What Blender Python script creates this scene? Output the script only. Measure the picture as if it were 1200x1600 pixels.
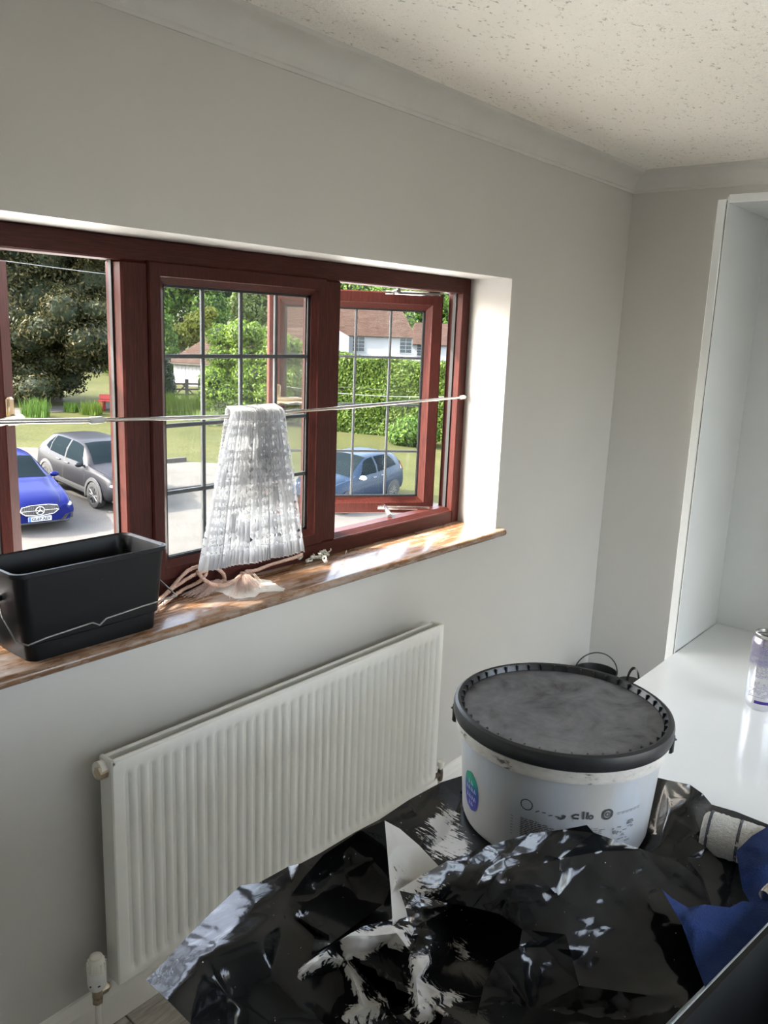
import bpy, math, random
import numpy as np
from mathutils import Vector, Matrix
from mathutils.geometry import delaunay_2d_cdt

random.seed(7); rng = np.random.default_rng(7)
for o in list(bpy.data.objects): bpy.data.objects.remove(o)
SC = bpy.context.scene
COL = SC.collection

# ------------------------------------------------------------------ camera
F_PX = 1300.6
CAM = np.array([-3.6627, -1.6569, 1.7661]); YAW, PITCH, ROLL = .8845, -.2159, .0384
def cam_rows():
    cy, sy, cp, sp = math.cos(YAW), math.sin(YAW), math.cos(PITCH), math.sin(PITCH)
    fwd = np.array([sy*cp, cy*cp, sp]); right = np.array([cy, -sy, 0.]); up = np.cross(right, fwd)
    cr, sr = math.cos(ROLL), math.sin(ROLL)
    return np.array([cr*right+sr*up, -sr*right+cr*up, fwd])
ROWS = cam_rows()
cd = bpy.data.cameras.new('camera'); camo = bpy.data.objects.new('camera', cd); COL.objects.link(camo)
cd.sensor_fit = 'VERTICAL'; cd.sensor_height = 36.0; cd.lens = F_PX/1600*36; cd.clip_start = .05; cd.clip_end = 500
m = Matrix(((ROWS[0][0], ROWS[1][0], -ROWS[2][0], CAM[0]), (ROWS[0][1], ROWS[1][1], -ROWS[2][1], CAM[1]),
            (ROWS[0][2], ROWS[1][2], -ROWS[2][2], CAM[2]), (0, 0, 0, 1)))
camo.matrix_world = m
SC.camera = camo

# ------------------------------------------------------------------ light and exposure
SUN_DIR = Vector((1.38, -1.0, -1.36)).normalized()
sd = bpy.data.lights.new('sun', 'SUN'); sd.energy = 12.5; sd.angle = .009; sd.color = (1, .95, .86)
so = bpy.data.objects.new('sun', sd); COL.objects.link(so); so.rotation_euler = SUN_DIR.to_track_quat('-Z', 'Y').to_euler()
so.location = (-20, 15, 20)
W = bpy.data.worlds.new('sky'); SC.world = W; W.use_nodes = True
wn = W.node_tree; bgn = wn.nodes['Background']
sky = wn.nodes.new('ShaderNodeTexSky'); sky.sky_type = 'NISHITA'; sky.sun_disc = False
sky.sun_elevation = math.asin(-SUN_DIR.z); sky.sun_rotation = math.atan2(-SUN_DIR.x, -SUN_DIR.y)
sky.air_density = 1.0; sky.dust_density = 3.0; sky.ozone_density = 1.0
hsv = wn.nodes.new('ShaderNodeHueSaturation'); hsv.inputs['Saturation'].default_value = .55
wn.links.new(sky.outputs[0], hsv.inputs['Color']); wn.links.new(hsv.outputs[0], bgn.inputs[0])
bgn.inputs[1].default_value = 1.5
# added fill light behind the camera, set in a made-up window opening
def area(name, loc, to, sx, sy, en, col=(1, 1, 1)):
    l = bpy.data.lights.new(name, 'AREA'); l.shape = 'RECTANGLE'; l.size = sx; l.size_y = sy; l.energy = en; l.color = col
    o = bpy.data.objects.new(name, l); COL.objects.link(o); o.location = loc
    o.rotation_euler = (Vector(to)-Vector(loc)).to_track_quat('-Z', 'Y').to_euler(); return o
area('rear_fill_light', (-1.9, -3.47, 1.3), (-1.9, 0, 1.5), 2.2, 1.9, 9, (1, .97, .92))
SC.view_settings.view_transform = 'Standard'; SC.view_settings.look = 'None'
SC.view_settings.exposure = 0.75; SC.view_settings.gamma = 1.0; SC.view_settings.use_curve_mapping = False

# ------------------------------------------------------------------ pixel helpers
def ray(px, py): return ROWS.T @ np.array([(px-600)/F_PX, -(py-800)/F_PX, 1.])
def onz(px, py, z): d = ray(px, py); return CAM+d*(z-CAM[2])/d[2]
def ony(px, py, y): d = ray(px, py); return CAM+d*(y-CAM[1])/d[1]
def onx(px, py, x): d = ray(px, py); return CAM+d*(x-CAM[0])/d[0]
def atd(px, py, dep): return CAM+ray(px, py)*dep
G0, GK = -3.75, .06
def gz(y): return G0+GK*y
def ong(px, py, h=0.):
    d = ray(px, py); t = (G0+h+GK*CAM[1]-CAM[2])/(d[2]-GK*d[1]); return CAM+t*d

# ------------------------------------------------------------------ mesh builder
class MB:
    def __init__(s): s.v = []; s.f = []; s.mi = []; s.cur = 0
    def add(s, vs, fs):
        b = len(s.v); s.v += [tuple(map(float, p)) for p in vs]
        for f in fs: s.f.append(tuple(i+b for i in f)); s.mi.append(s.cur)
        return s
    def box(s, x0, x1, y0, y1, z0, z1, c=0.):
        x0, x1 = min(x0, x1), max(x0, x1); y0, y1 = min(y0, y1), max(y0, y1); z0, z1 = min(z0, z1), max(z0, z1)
        if c <= 0:
            return s.add([(x0,y0,z0),(x1,y0,z0),(x1,y1,z0),(x0,y1,z0),(x0,y0,z1),(x1,y0,z1),(x1,y1,z1),(x0,y1,z1)],
                         [(0,3,2,1),(4,5,6,7),(0,1,5,4),(1,2,6,5),(2,3,7,6),(3,0,4,7)])
        c = min(c, (x1-x0)*.45, (y1-y0)*.45, (z1-z0)*.45)
        vs = []; idx = {}
        for i, X in enumerate((x0, x1)):
            for j, Y in enumerate((y0, y1)):
                for k, Z in enumerate((z0, z1)):
                    sx, sy, sz = (c if i == 0 else -c), (c if j == 0 else -c), (c if k == 0 else -c)
                    for a, p in enumerate(((X, Y+sy, Z+sz), (X+sx, Y, Z+sz), (X+sx, Y+sy, Z))):
                        idx[(i, j, k, a)] = len(vs); vs.append(p)
        I = lambda i, j, k, a: idx[(i, j, k, a)]
        fs = []
        for i in (0, 1):
            q = [I(i,0,0,0), I(i,1,0,0), I(i,1,1,0), I(i,0,1,0)]; fs.append(q[::-1] if i == 0 else q)
            q = [I(0,i,0,1), I(1,i,0,1), I(1,i,1,1), I(0,i,1,1)]; fs.append(q if i == 0 else q[::-1])
            q = [I(0,0,i,2), I(1,0,i,2), I(1,1,i,2), I(0,1,i,2)]; fs.append(q[::-1] if i == 0 else q)
        for i in (0, 1):
            for j in (0, 1):
                q = [I(i,j,0,0), I(i,j,1,0), I(i,j,1,1), I(i,j,0,1)]; fs.append(q if (i+j) % 2 == 1 else q[::-1])
                q = [I(i,0,j,0), I(i,1,j,0), I(i,1,j,2), I(i,0,j,2)]; fs.append(q if (i+j) % 2 == 0 else q[::-1])
                q = [I(0,i,j,1), I(1,i,j,1), I(1,i,j,2), I(0,i,j,2)]; fs.append(q if (i+j) % 2 == 1 else q[::-1])
                for k in (0, 1):
                    t = [I(i,j,k,0), I(i,j,k,1), I(i,j,k,2)]; fs.append(t if (i+j+k) % 2 == 1 else t[::-1])
        return s.add(vs, fs)
    def tube(s, pts, r, n=8, cap=True):
        pts = [Vector(p) for p in pts]; m = len(pts); rr = r if isinstance(r, (list, tuple)) else [r]*m
        vs = []; ref = None
        for i in range(m):
            t = (pts[min(i+1, m-1)]-pts[max(i-1, 0)]).normalized()
            if ref is None: ref = t.orthogonal().normalized()
            a = (ref-t*ref.dot(t)); a = a.normalized() if a.length > 1e-6 else t.orthogonal().normalized(); ref = a; b = t.cross(a)
            for k in range(n):
                w = 2*math.pi*k/n; vs.append(pts[i]+(a*math.cos(w)+b*math.sin(w))*rr[i])
        fs = [(i*n+k, i*n+(k+1) % n, (i+1)*n+(k+1) % n, (i+1)*n+k) for i in range(m-1) for k in range(n)]
        if cap: fs += [tuple(range(n))[::-1], tuple((m-1)*n+k for k in range(n))]
        return s.add(vs, fs)
    def lathe(s, prof, n=32, c=(0, 0, 0), axis='z', a0=0, a1=2*math.pi):
        full = abs(a1-a0-2*math.pi) < 1e-6; k = n if full else n+1; vs = []
        for r, h in prof:
            for i in range(k):
                w = a0+(a1-a0)*i/n; x, y = r*math.cos(w), r*math.sin(w)
                p = {'z': (x, y, h), 'x': (h, x, y), 'y': (y, h, x)}[axis]
                vs.append((c[0]+p[0], c[1]+p[1], c[2]+p[2]))
        fs = []
        for j in range(len(prof)-1):
            for i in range(n if full else n):
                i2 = (i+1) % k
                if not full and i == n: continue
                fs.append((j*k+i, j*k+i2, (j+1)*k+i2, (j+1)*k+i))
        return s.add(vs, fs)
    def grid(s, P, closed=False):
        nu, nv = len(P), len(P[0]); vs = [p for row in P for p in row]
        fs = [(i*nv+j, i*nv+(j+1) % nv, (i+1)*nv+(j+1) % nv, (i+1)*nv+j) for i in range(nu-1) for j in range(nv if closed else nv-1)]
        return s.add(vs, fs)
    def prism(s, poly, d):   # poly list of 3d points (planar), extruded by vector d
        n = len(poly); a = [Vector(p) for p in poly]; b = [p+Vector(d) for p in a]
        return s.add(a+b, [tuple(range(n))[::-1], tuple(range(n, 2*n))]+[(i, (i+1) % n, n+(i+1) % n, n+i) for i in range(n)])
    def xf(s, M): s.v = [tuple(M @ Vector(p)) for p in s.v]; return s
    def mesh(s, name, mats, smooth=None):
        me = bpy.data.meshes.new(name); me.from_pydata(s.v, [], s.f)
        for mm in (mats if isinstance(mats, (list, tuple)) else [mats]): me.materials.append(mm)
        if any(s.mi): me.polygons.foreach_set('material_index', s.mi)
        if smooth is not None:
            me.polygons.foreach_set('use_smooth', [True]*len(me.polygons))
            if smooth < 179: me.set_sharp_from_angle(angle=math.radians(smooth))
        me.update(); return me
    def obj(s, name, mats, parent=None, smooth=None, fixn=False):
        me = s.mesh(name, mats, smooth)
        if fixn:
            import bmesh
            bm = bmesh.new(); bm.from_mesh(me); bmesh.ops.recalc_face_normals(bm, faces=bm.faces); bm.to_mesh(me); bm.free()
            if smooth is not None and smooth < 179: me.set_sharp_from_angle(angle=math.radians(smooth))
        return link(name, me, parent)
def link(name, me, parent=None):
    o = bpy.data.objects.new(name, me); COL.objects.link(o)
    if parent is not None: o.parent = parent
    return o
def thing(name, label, cat, loc=(0, 0, 0), group=None, rz=0):
    o = bpy.data.objects.new(name, None); COL.objects.link(o); o.location = loc; o.rotation_euler = (0, 0, rz)
    o.empty_display_size = .1
    return tag(o, label, cat, group)
def tag(o, label, cat, group=None, kind=None):
    o['label'] = label; o['category'] = cat
    if group: o['group'] = group
    if kind: o['kind'] = kind
    return o
def struct(o, label=None):
    o['kind'] = 'structure'
    if label: o['label'] = label
    return o

# ------------------------------------------------------------------ materials
def newmat(name):
    m = bpy.data.materials.new(name); m.use_nodes = True; nt = m.node_tree
    return m, nt, nt.nodes['Principled BSDF']
def N(nt, t, **kw):
    n = nt.nodes.new('ShaderNode'+t)
    for k, v in kw.items(): setattr(n, k, v)
    return n
def L(nt, a, b): nt.links.new(a, b)
def setin(n, **kw):
    for k, v in kw.items(): n.inputs[k.replace('_', ' ')].default_value = v
def ramp(nt, fac, stops, interp='LINEAR'):
    r = N(nt, 'ValToRGB'); r.color_ramp.interpolation = interp; el = r.color_ramp.elements
    while len(el) < len(stops): el.new(.5)
    for e, (p, c) in zip(el, stops): e.position = p; e.color = (*c, 1) if len(c) == 3 else c
    L(nt, fac, r.inputs[0]); return r
def noise(nt, scale, detail=4, rough=.55, coord='Object', stretch=None, dist=0.):
    tc = N(nt, 'TexCoord'); src = tc.outputs[coord]
    if stretch:
        mp = N(nt, 'Mapping'); mp.inputs['Scale'].default_value = stretch; L(nt, src, mp.inputs[0]); src = mp.outputs[0]
    n = N(nt, 'TexNoise'); setin(n, Scale=scale, Detail=detail, Roughness=rough, Distortion=dist); L(nt, src, n.inputs['Vector']); return n
def bump(nt, b, h, strength=.3, dist=.01):
    n = N(nt, 'Bump'); setin(n, Strength=strength, Distance=dist); L(nt, h, n.inputs['Height']); L(nt, n.outputs[0], b.inputs['Normal']); return n
def plain(name, col, rough=.5, metal=0., var=.06, scale=30., bmp=0., bs=200., spec=.5, coat=0., stretch=None, bdist=.002):
    m, nt, b = newmat(name); n = noise(nt, scale, stretch=stretch)
    c0 = tuple(max(0, c*(1-var)) for c in col); c1 = tuple(min(1, c*(1+var)) for c in col)
    r = ramp(nt, n.outputs[0], [(.3, c0), (.7, c1)]); L(nt, r.outputs[0], b.inputs['Base Color'])
    setin(b, Roughness=rough, Metallic=metal); b.inputs['Specular IOR Level'].default_value = spec; b.inputs['Coat Weight'].default_value = coat
    if bmp: bump(nt, b, noise(nt, bs, stretch=stretch).outputs[0], bmp, bdist)
    return m
def mixc(nt, fac, a, b):
    x = N(nt, 'Mix', data_type='RGBA')
    if hasattr(fac, 'links'): L(nt, fac, x.inputs[0])
    else: x.inputs[0].default_value = fac
    for i, v in ((6, a), (7, b)):
        if hasattr(v, 'links'): L(nt, v, x.inputs[i])
        else: x.inputs[i].default_value = (*v, 1)
    return x.outputs[2]
def mth(nt, op, a, b=None):
    x = N(nt, 'Math', operation=op)
    for i, v in ((0, a), (1, b)):
        if v is None: continue
        if hasattr(v, 'links'): L(nt, v, x.inputs[i])
        else: x.inputs[i].default_value = v
    return x.outputs[0]
M = {}
M['wall'] = plain('wall_paint', (.57, .555, .515), .42, var=.015, scale=3, bmp=.12, bs=260, spec=.4)
M['reveal'] = plain('reveal_paint', (.43, .42, .395), .5, var=.02, scale=6, bmp=.1, bs=200)
M['white_gloss'] = plain('white_gloss_board', (.80, .81, .79), .12, var=.015, scale=8, spec=.5, coat=.3)
M['rad'] = plain('radiator_enamel', (.82, .82, .77), .28, var=.015, scale=10)
M['skirt'] = plain('skirting_gloss', (.76, .74, .68), .3, var=.03, scale=8)
M['cream_valve'] = plain('valve_plastic', (.78, .76, .68), .4, var=.03)
M['brass'] = plain('worn_brass', (.55, .47, .36), .35, 1., var=.15, scale=60)
M['chrome'] = plain('chrome', (.48, .47, .45), .24, 1., var=.05)
M['steel'] = plain('steel_wire', (.24, .24, .235), .4, .9, var=.1)
M['lead'] = plain('lead_strip', (.055, .06, .065), .6, .1, var=.1, scale=80)
M['blackrub'] = plain('black_gasket', (.012, .012, .013), .6, var=.2)
M['gold'] = plain('brassy_handle', (.36, .29, .19), .32, 1., var=.1)
M['blackpl'] = plain('black_plastic', (.007, .0075, .008), .38, var=.3, scale=20, bmp=.05, bs=300, spec=.22)
M['darkgap'] = plain('shadow_gap', (.05, .04, .03), .8)
M['tile_floor_gap'] = plain('floor_underlay', (.03, .03, .03), .9)

def m_ceiling():
    m, nt, b = newmat('artex_ceiling')
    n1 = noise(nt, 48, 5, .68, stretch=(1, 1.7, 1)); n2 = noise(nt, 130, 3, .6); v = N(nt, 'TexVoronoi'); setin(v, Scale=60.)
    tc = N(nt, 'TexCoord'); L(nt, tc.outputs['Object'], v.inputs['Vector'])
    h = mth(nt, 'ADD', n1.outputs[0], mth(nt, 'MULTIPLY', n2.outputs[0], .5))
    pit = ramp(nt, n1.outputs[0], [(.30, (.36, .34, .29)), (.41, (.93, .90, .82))])  # stipple shade put into the colour: pits darken along with the bump
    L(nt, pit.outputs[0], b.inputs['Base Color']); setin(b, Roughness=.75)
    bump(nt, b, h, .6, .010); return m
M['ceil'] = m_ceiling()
M['coving'] = plain('coving_paint', (.62, .61, .57), .6, var=.03, scale=12, bmp=.25, bs=120)

def m_upvc():
    m, nt, b = newmat('rosewood_upvc')
    n = noise(nt, 14, 6, .6, stretch=(22, 22, 1.2)); n2 = noise(nt, 2.5, 2)
    r = ramp(nt, n.outputs[0], [(.3, (.028, .007, .005)), (.52, (.054, .012, .009)), (.75, (.085, .020, .014))])
    L(nt, r.outputs[0], b.inputs['Base Color']); setin(b, Roughness=.45); b.inputs['Specular IOR Level'].default_value = .16
    bump(nt, b, n.outputs[0], .12, .001); return m
M['upvc'] = m_upvc()
M['upvc_h'] = M['upvc'].copy(); M['upvc_h'].name = 'rosewood_upvc_rail'
for nd in M['upvc_h'].node_tree.nodes:
    if nd.type == 'MAPPING': nd.inputs['Scale'].default_value = (1.2, 22, 22)

def m_glass(name, haze=.03, tint=(.97, .98, .97)):
    m, nt, b = newmat(name); nt.nodes.remove(b); out = nt.nodes['Material Output']
    tr = N(nt, 'BsdfTransparent'); tr.inputs[0].default_value = (*tint, 1)
    gl = N(nt, 'BsdfGlossy'); setin(gl, Roughness=.02); df = N(nt, 'BsdfDiffuse'); df.inputs[0].default_value = (.8, .82, .82, 1)
    lw = N(nt, 'Fresnel'); lw.inputs[0].default_value = 1.45
    m1 = N(nt, 'MixShader'); L(nt, mth(nt, 'MULTIPLY', lw.outputs[0], .35), m1.inputs[0]); L(nt, tr.outputs[0], m1.inputs[1]); L(nt, gl.outputs[0], m1.inputs[2])
    nz = noise(nt, 5, 4); hz = ramp(nt, nz.outputs[0], [(.4, (haze*.4,)*3), (.75, (haze*1.6,)*3)])
    m2 = N(nt, 'MixShader'); L(nt, hz.outputs[0], m2.inputs[0]); L(nt, m1.outputs[0], m2.inputs[1]); L(nt, df.outputs[0], m2.inputs[2])
    L(nt, m2.outputs[0], out.inputs[0]); return m
M['glass'] = m_glass('window_glass', .002); M['glass_dusty'] = m_glass('dusty_window_glass', .007)

def m_sill():
    m, nt, b = newmat('varnished_sill')
    n = noise(nt, 5, 6, .6, stretch=(1, 14, 14)); wood = ramp(nt, n.outputs[0], [(.3, (.13, .060, .026)), (.55, (.23, .115, .052)), (.75, (.31, .175, .09))])
    s1 = noise(nt, 26, 5, .65, stretch=(.28, 1.6, 1)); mask = ramp(nt, s1.outputs[0], [(.48, (.03, .03, .03)), (.70, (.75, .75, .75))])
    s2 = noise(nt, 70, 3); mk = mth(nt, 'MULTIPLY', mask.outputs[0], mth(nt, 'ADD', s2.outputs[0], .2))
    c = mixc(nt, mk, wood.outputs[0], (.52, .48, .43)); L(nt, c, b.inputs['Base Color'])
    rr = ramp(nt, mk, [(0, (.22,)*3), (.6, (.7,)*3)]); L(nt, rr.outputs[0], b.inputs['Roughness']); b.inputs['Coat Weight'].default_value = .25
    bump(nt, b, n.outputs[0], .08, .001); return m
M['sill'] = m_sill()
def m_sheet():
    m, nt, b = newmat('black_polythene_with_paint')
    at = N(nt, 'Attribute', attribute_name='paint')
    n1 = noise(nt, 26, 6, .7); n2 = noise(nt, 60, 4, .6, stretch=(5, .7, 1))
    t = mth(nt, 'ADD', mth(nt, 'MULTIPLY', n1.outputs[0], .62), mth(nt, 'MULTIPLY', n2.outputs[0], .48))
    t = mth(nt, 'ADD', t, mth(nt, 'SUBTRACT', mth(nt, 'MULTIPLY', at.outputs['Fac'], .60), .50))
    spk = noise(nt, 170, 2, .5); t = mth(nt, 'MAXIMUM', t, mth(nt, 'MULTIPLY', mth(nt, 'SUBTRACT', spk.outputs[0], .735), 14.))
    mk = ramp(nt, t, [(.40, (0, 0, 0)), (.44, (1, 1, 1))])
    L(nt, mixc(nt, mk.outputs[0], (.008, .009, .010), (.62, .60, .56)), b.inputs['Base Color'])
    rr = ramp(nt, mk.outputs[0], [(0, (.14,)*3), (1, (.6,)*3)]); L(nt, rr.outputs[0], b.inputs['Roughness']); b.inputs['Specular IOR Level'].default_value = .38
    bump(nt, b, noise(nt, 16, 3, .5, dist=2.0).outputs[0], .09, .008); return m
M['sheet'] = m_sheet()
def m_lid():
    m, nt, b = newmat('dusty_black_lid')
    n1 = noise(nt, 14, 6, .65, dist=.8); n2 = noise(nt, 45, 4, .6)
    v = mth(nt, 'ADD', mth(nt, 'MULTIPLY', n1.outputs[0], .7), mth(nt, 'MULTIPLY', n2.outputs[0], .3))
    r = ramp(nt, v, [(.36, (.030, .030, .032)), (.44, (.085, .085, .09)), (.62, (.16, .16, .165))])
    L(nt, r.outputs[0], b.inputs['Base Color']); setin(b, Roughness=.5); return m
M['lid'] = m_lid(); M['lidrim'] = plain('black_lid_rim', (.020, .021, .023), .38, var=.35, scale=25)
def m_pail():
    m, nt, b = newmat('white_pail_smeared')
    n1 = noise(nt, 7, 6, .65, stretch=(1, 1, .45)); r = ramp(nt, n1.outputs[0], [(.40, (.50, .53, .57)), (.58, (.48, .46, .43))])
    L(nt, r.outputs[0], b.inputs['Base Color']); setin(b, Roughness=.42); bump(nt, b, n1.outputs[0], .15, .003); return m
M['pail'] = m_pail()
def m_drip():
    m, nt, b = newmat('dried_emulsion'); n = noise(nt, 40, 5, .65, stretch=(1, 1, 2))
    r = ramp(nt, n.outputs[0], [(.32, (.12, .11, .10)), (.40, (.60, .57, .52)), (.7, (.72, .69, .64))]); L(nt, r.outputs[0], b.inputs['Base Color']); setin(b, Roughness=.6)
    bump(nt, b, n.outputs[0], .4, .003); return m
M['drip'] = m_drip()
def m_plank():
    m, nt, b = newmat('grey_wood_plank'); n = noise(nt, 6, 7, .7, stretch=(1.5, 14, 1)); n2 = noise(nt, 18, 4)
    oi = N(nt, 'ObjectInfo'); v = mth(nt, 'ADD', n.outputs[0], mth(nt, 'MULTIPLY', mth(nt, 'SUBTRACT', oi.outputs['Random'], .5), .12))
    r = ramp(nt, v, [(.3, (.16, .145, .13)), (.5, (.36, .33, .29)), (.7, (.52, .49, .44))]); L(nt, r.outputs[0], b.inputs['Base Color']); setin(b, Roughness=.5)
    bump(nt, b, n.outputs[0], .2, .002); return m
M['plank'] = m_plank()
def m_leaf(name, cols, rough=.45, sat=1.):
    m, nt, b = newmat(name); g = N(nt, 'NewGeometry')
    r = ramp(nt, g.outputs['Random Per Island'], [(i/(len(cols)-1), c) for i, c in enumerate(cols)])
    L(nt, r.outputs[0], b.inputs['Base Color']); setin(b, Roughness=rough); b.inputs['Specular IOR Level'].default_value = .12
    tl = N(nt, 'BsdfTranslucent'); L(nt, r.outputs[0], tl.inputs[0]); mx = N(nt, 'MixShader'); mx.inputs[0].default_value = .35
    L(nt, b.outputs[0], mx.inputs[1]); L(nt, tl.outputs[0], mx.inputs[2]); L(nt, mx.outputs[0], nt.nodes['Material Output'].inputs[0]); return m
M['leaf_holm'] = m_leaf('holm_oak_leaf', [(0.0098, 0.0126, 0.0045), (0.0195, 0.0237, 0.0084), (0.0363, 0.0363, 0.0139), (0.0725, 0.0586, 0.0251)])
M['leaf_green'] = m_leaf('fresh_green_leaf', [(0.0250, 0.0544, 0.0084), (0.0461, 0.0921, 0.0147), (0.0837, 0.1340, 0.0209)])
M['leaf_lime'] = m_leaf('lime_hedge_leaf', [(0.0279, 0.0530, 0.0056), (0.0530, 0.0865, 0.0098), (0.0837, 0.1172, 0.0195)])
M['leaf_bush'] = m_leaf('lime_bush_leaf', [(0.0432, 0.0822, 0.0087), (0.0822, 0.1341, 0.0152), (0.1297, 0.1817, 0.0302)])
M['leaf_dark'] = m_leaf('dark_conifer_leaf', [(0.0056, 0.0139, 0.0042), (0.0112, 0.0251, 0.0084), (0.0223, 0.0363, 0.0139)])
M['leaf_pale'] = m_leaf('pale_willow_leaf', [(0.0669, 0.1005, 0.0250), (0.1047, 0.1424, 0.0418), (0.1506, 0.1842, 0.0669)])
M['leaf_yellow'] = m_leaf('yellow_green_leaf', [(0.0614, 0.0837, 0.0084), (0.1004, 0.1172, 0.0139), (0.1339, 0.1339, 0.0223)])
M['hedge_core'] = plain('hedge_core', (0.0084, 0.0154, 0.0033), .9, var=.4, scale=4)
M['bark'] = plain('bark', (0.0195, 0.0139, 0.0098), .9, var=.3, scale=6, bmp=.5, bs=12)
def m_lawn():
    m, nt, b = newmat('lawn'); n = noise(nt, .35, 6, .7); n2 = noise(nt, 9, 4, .7)
    v = mth(nt, 'ADD', mth(nt, 'MULTIPLY', n.outputs[0], .6), mth(nt, 'MULTIPLY', n2.outputs[0], .4))
    r = ramp(nt, v, [(.3, (0.0210, 0.0258, 0.0065)), (.5, (0.0388, 0.0411, 0.0122)), (.68, (0.0581, 0.0548, 0.0210))]); L(nt, r.outputs[0], b.inputs['Base Color']); setin(b, Roughness=.9); b.inputs['Specular IOR Level'].default_value = .1
    bump(nt, b, n2.outputs[0], .6, .05); return m
M['lawn'] = m_lawn()
def m_tarmac():
    m, nt, b = newmat('pale_tarmac'); n = noise(nt, .5, 5, .65); n2 = noise(nt, 40, 4, .7)
    v = mth(nt, 'ADD', mth(nt, 'MULTIPLY', n.outputs[0], .55), mth(nt, 'MULTIPLY', n2.outputs[0], .45))
    r = ramp(nt, v, [(.35, (0.0571, 0.0532, 0.0477)), (.65, (0.0952, 0.0895, 0.0801))]); L(nt, r.outputs[0], b.inputs['Base Color']); setin(b, Roughness=.95); b.inputs['Specular IOR Level'].default_value = .03
    bump(nt, b, n2.outputs[0], .4, .02); return m
M['tarmac'] = m_tarmac()
def m_tiles():
    m, nt, b = newmat('clay_roof_tiles'); n = noise(nt, 1.6, 5, .7); n2 = noise(nt, 9, 3)
    v = mth(nt, 'ADD', mth(nt, 'MULTIPLY', n.outputs[0], .5), mth(nt, 'MULTIPLY', n2.outputs[0], .5))
    r = ramp(nt, v, [(.32, (0.0214, 0.0115, 0.0086)), (.5, (0.0364, 0.0212, 0.0156)), (.68, (0.0513, 0.0370, 0.0298))]); L(nt, r.outputs[0], b.inputs['Base Color']); setin(b, Roughness=.9); b.inputs['Specular IOR Level'].default_value = .08
    w = N(nt, 'TexWave', wave_type='BANDS', bands_direction='Z'); setin(w, Scale=3.2, Distortion=.6); tc = N(nt, 'TexCoord'); L(nt, tc.outputs['Object'], w.inputs['Vector'])
    bump(nt, b, w.outputs['Fac'], .6, .06); return m
M['tiles'] = m_tiles()
M['whitewash'] = plain('white_render', (0.1849, 0.1874, 0.1897), .8, var=.03, scale=1.5)
M['boards'] = plain('white_weatherboard', (0.1205, 0.1222, 0.1222), .7, var=.05, scale=3)
M['timber'] = plain('grey_brown_timber', (0.0279, 0.0223, 0.0167), .8, var=.3, scale=6)
M['brick'] = plain('brick', (0.1172, 0.0530, 0.0335), .85, var=.2, scale=8)
M['redpl'] = plain('red_plastic', (0.1730, 0.0056, 0.0056), .4)
M['winglass'] = plain('dark_window_glass', (0.0279, 0.0363, 0.0419), .08, spec=.8)

# ================================================================== ROOM SHELL
XL, YB, ZC = -5.2, -3.4, 2.468          # left wall, back wall, ceiling
WX0, WX1, WZ0, WZ1 = -3.19, -.955, 1.0, 1.963   # window opening
wt = .272
w = MB(); w.box(XL-.2, WX0, 0, wt, -.05, ZC+.1); w.box(WX1, .2, 0, wt, -.05, ZC+.1)
w.box(WX0, WX1, 0, wt, -.05, WZ0-.003); w.box(WX0, WX1, 0, wt, WZ1, ZC+.1)
for fi, f in enumerate(w.f):      # window opening faces carry a reveal colour toned down against the strong daylight
    vs_ = [w.v[i] for i in f]; cx_ = sum(v[0] for v in vs_)/4; cz_ = sum(v[2] for v in vs_)/4
    ux = max(v[0] for v in vs_)-min(v[0] for v in vs_); uz = max(v[2] for v in vs_)-min(v[2] for v in vs_)
    if (ux < 1e-6 and WX0-.01 < cx_ < WX1+.01) or (uz < 1e-6 and WZ0-.01 < cz_ < WZ1+.01): w.mi[fi] = 1
struct(w.obj('wall_front', [M['wall'], M['reveal']]), 'pale grey painted window wall')
struct(MB().box(0, .2, YB, -.0005, -.05, ZC+.1).obj('wall_right', M['wall']), 'pale grey painted side wall beyond the tall unit')
struct(MB().box(XL-.2, XL, YB, 0, -.05, ZC+.1).obj('wall_left', M['wall']))
BX0, BX1, BZ0, BZ1 = -3.1, -.7, .25, 2.25  # opening added in the rear wall for the fill light
bw = MB(); bw.box(XL-.2, BX0, YB-.2, YB, -.05, ZC+.1); bw.box(BX1, .2, YB-.2, YB, -.05, ZC+.1); bw.box(BX0, BX1, YB-.2, YB, -.05, BZ0); bw.box(BX0, BX1, YB-.2, YB, BZ1, ZC+.1)
struct(bw.obj('wall_back', M['wall']))
# unseen eaves over the window, outside, placed to cut the sun on the reveal
ev = MB(); ev.box(XL-1, 1, wt, .80, 2.56, 2.60); ev.box(XL-1, 1, .78, .82, 2.52, 2.74); ev.add([(XL-1, .9, 2.66), (1, .9, 2.66), (1, -1.2, 3.9), (XL-1, -1.2, 3.9)], [(0, 1, 2, 3)])
struct(ev.obj('sun_cut_eaves', plain('eaves_board', (.45, .42, .38), .7)), 'unseen eaves placed above the window to cut the sun')
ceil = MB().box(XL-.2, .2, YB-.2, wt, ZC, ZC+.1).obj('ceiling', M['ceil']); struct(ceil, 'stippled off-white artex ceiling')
# floor : planks as pieces
fl = MB().box(XL-.2, .2, YB-.2, wt, -.08, -.012).obj('floor', M['tile_floor_gap']); struct(fl, 'grey wood plank floor')
pw, plen = .19, 1.28
pm = MB().box(0, plen-.004, 0, pw-.004, -.012, 0, .002).mesh('plank', M['plank'])
nrow = int(3.4/pw)+1
for r in range(nrow):
    y0 = -(r+1)*pw-.001; off = (r*.47) % plen; k = 0; x = XL-off
    while x < -.02:
        if y0 > YB-.01 and x+plen > XL:
            o = link('plank', pm, fl); sx0 = max(x, XL); sx1 = min(x+plen, 0); o.location = (sx0, y0, 0); o.scale = ((sx1-sx0)/plen, 1, 1)
        x += plen
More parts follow.
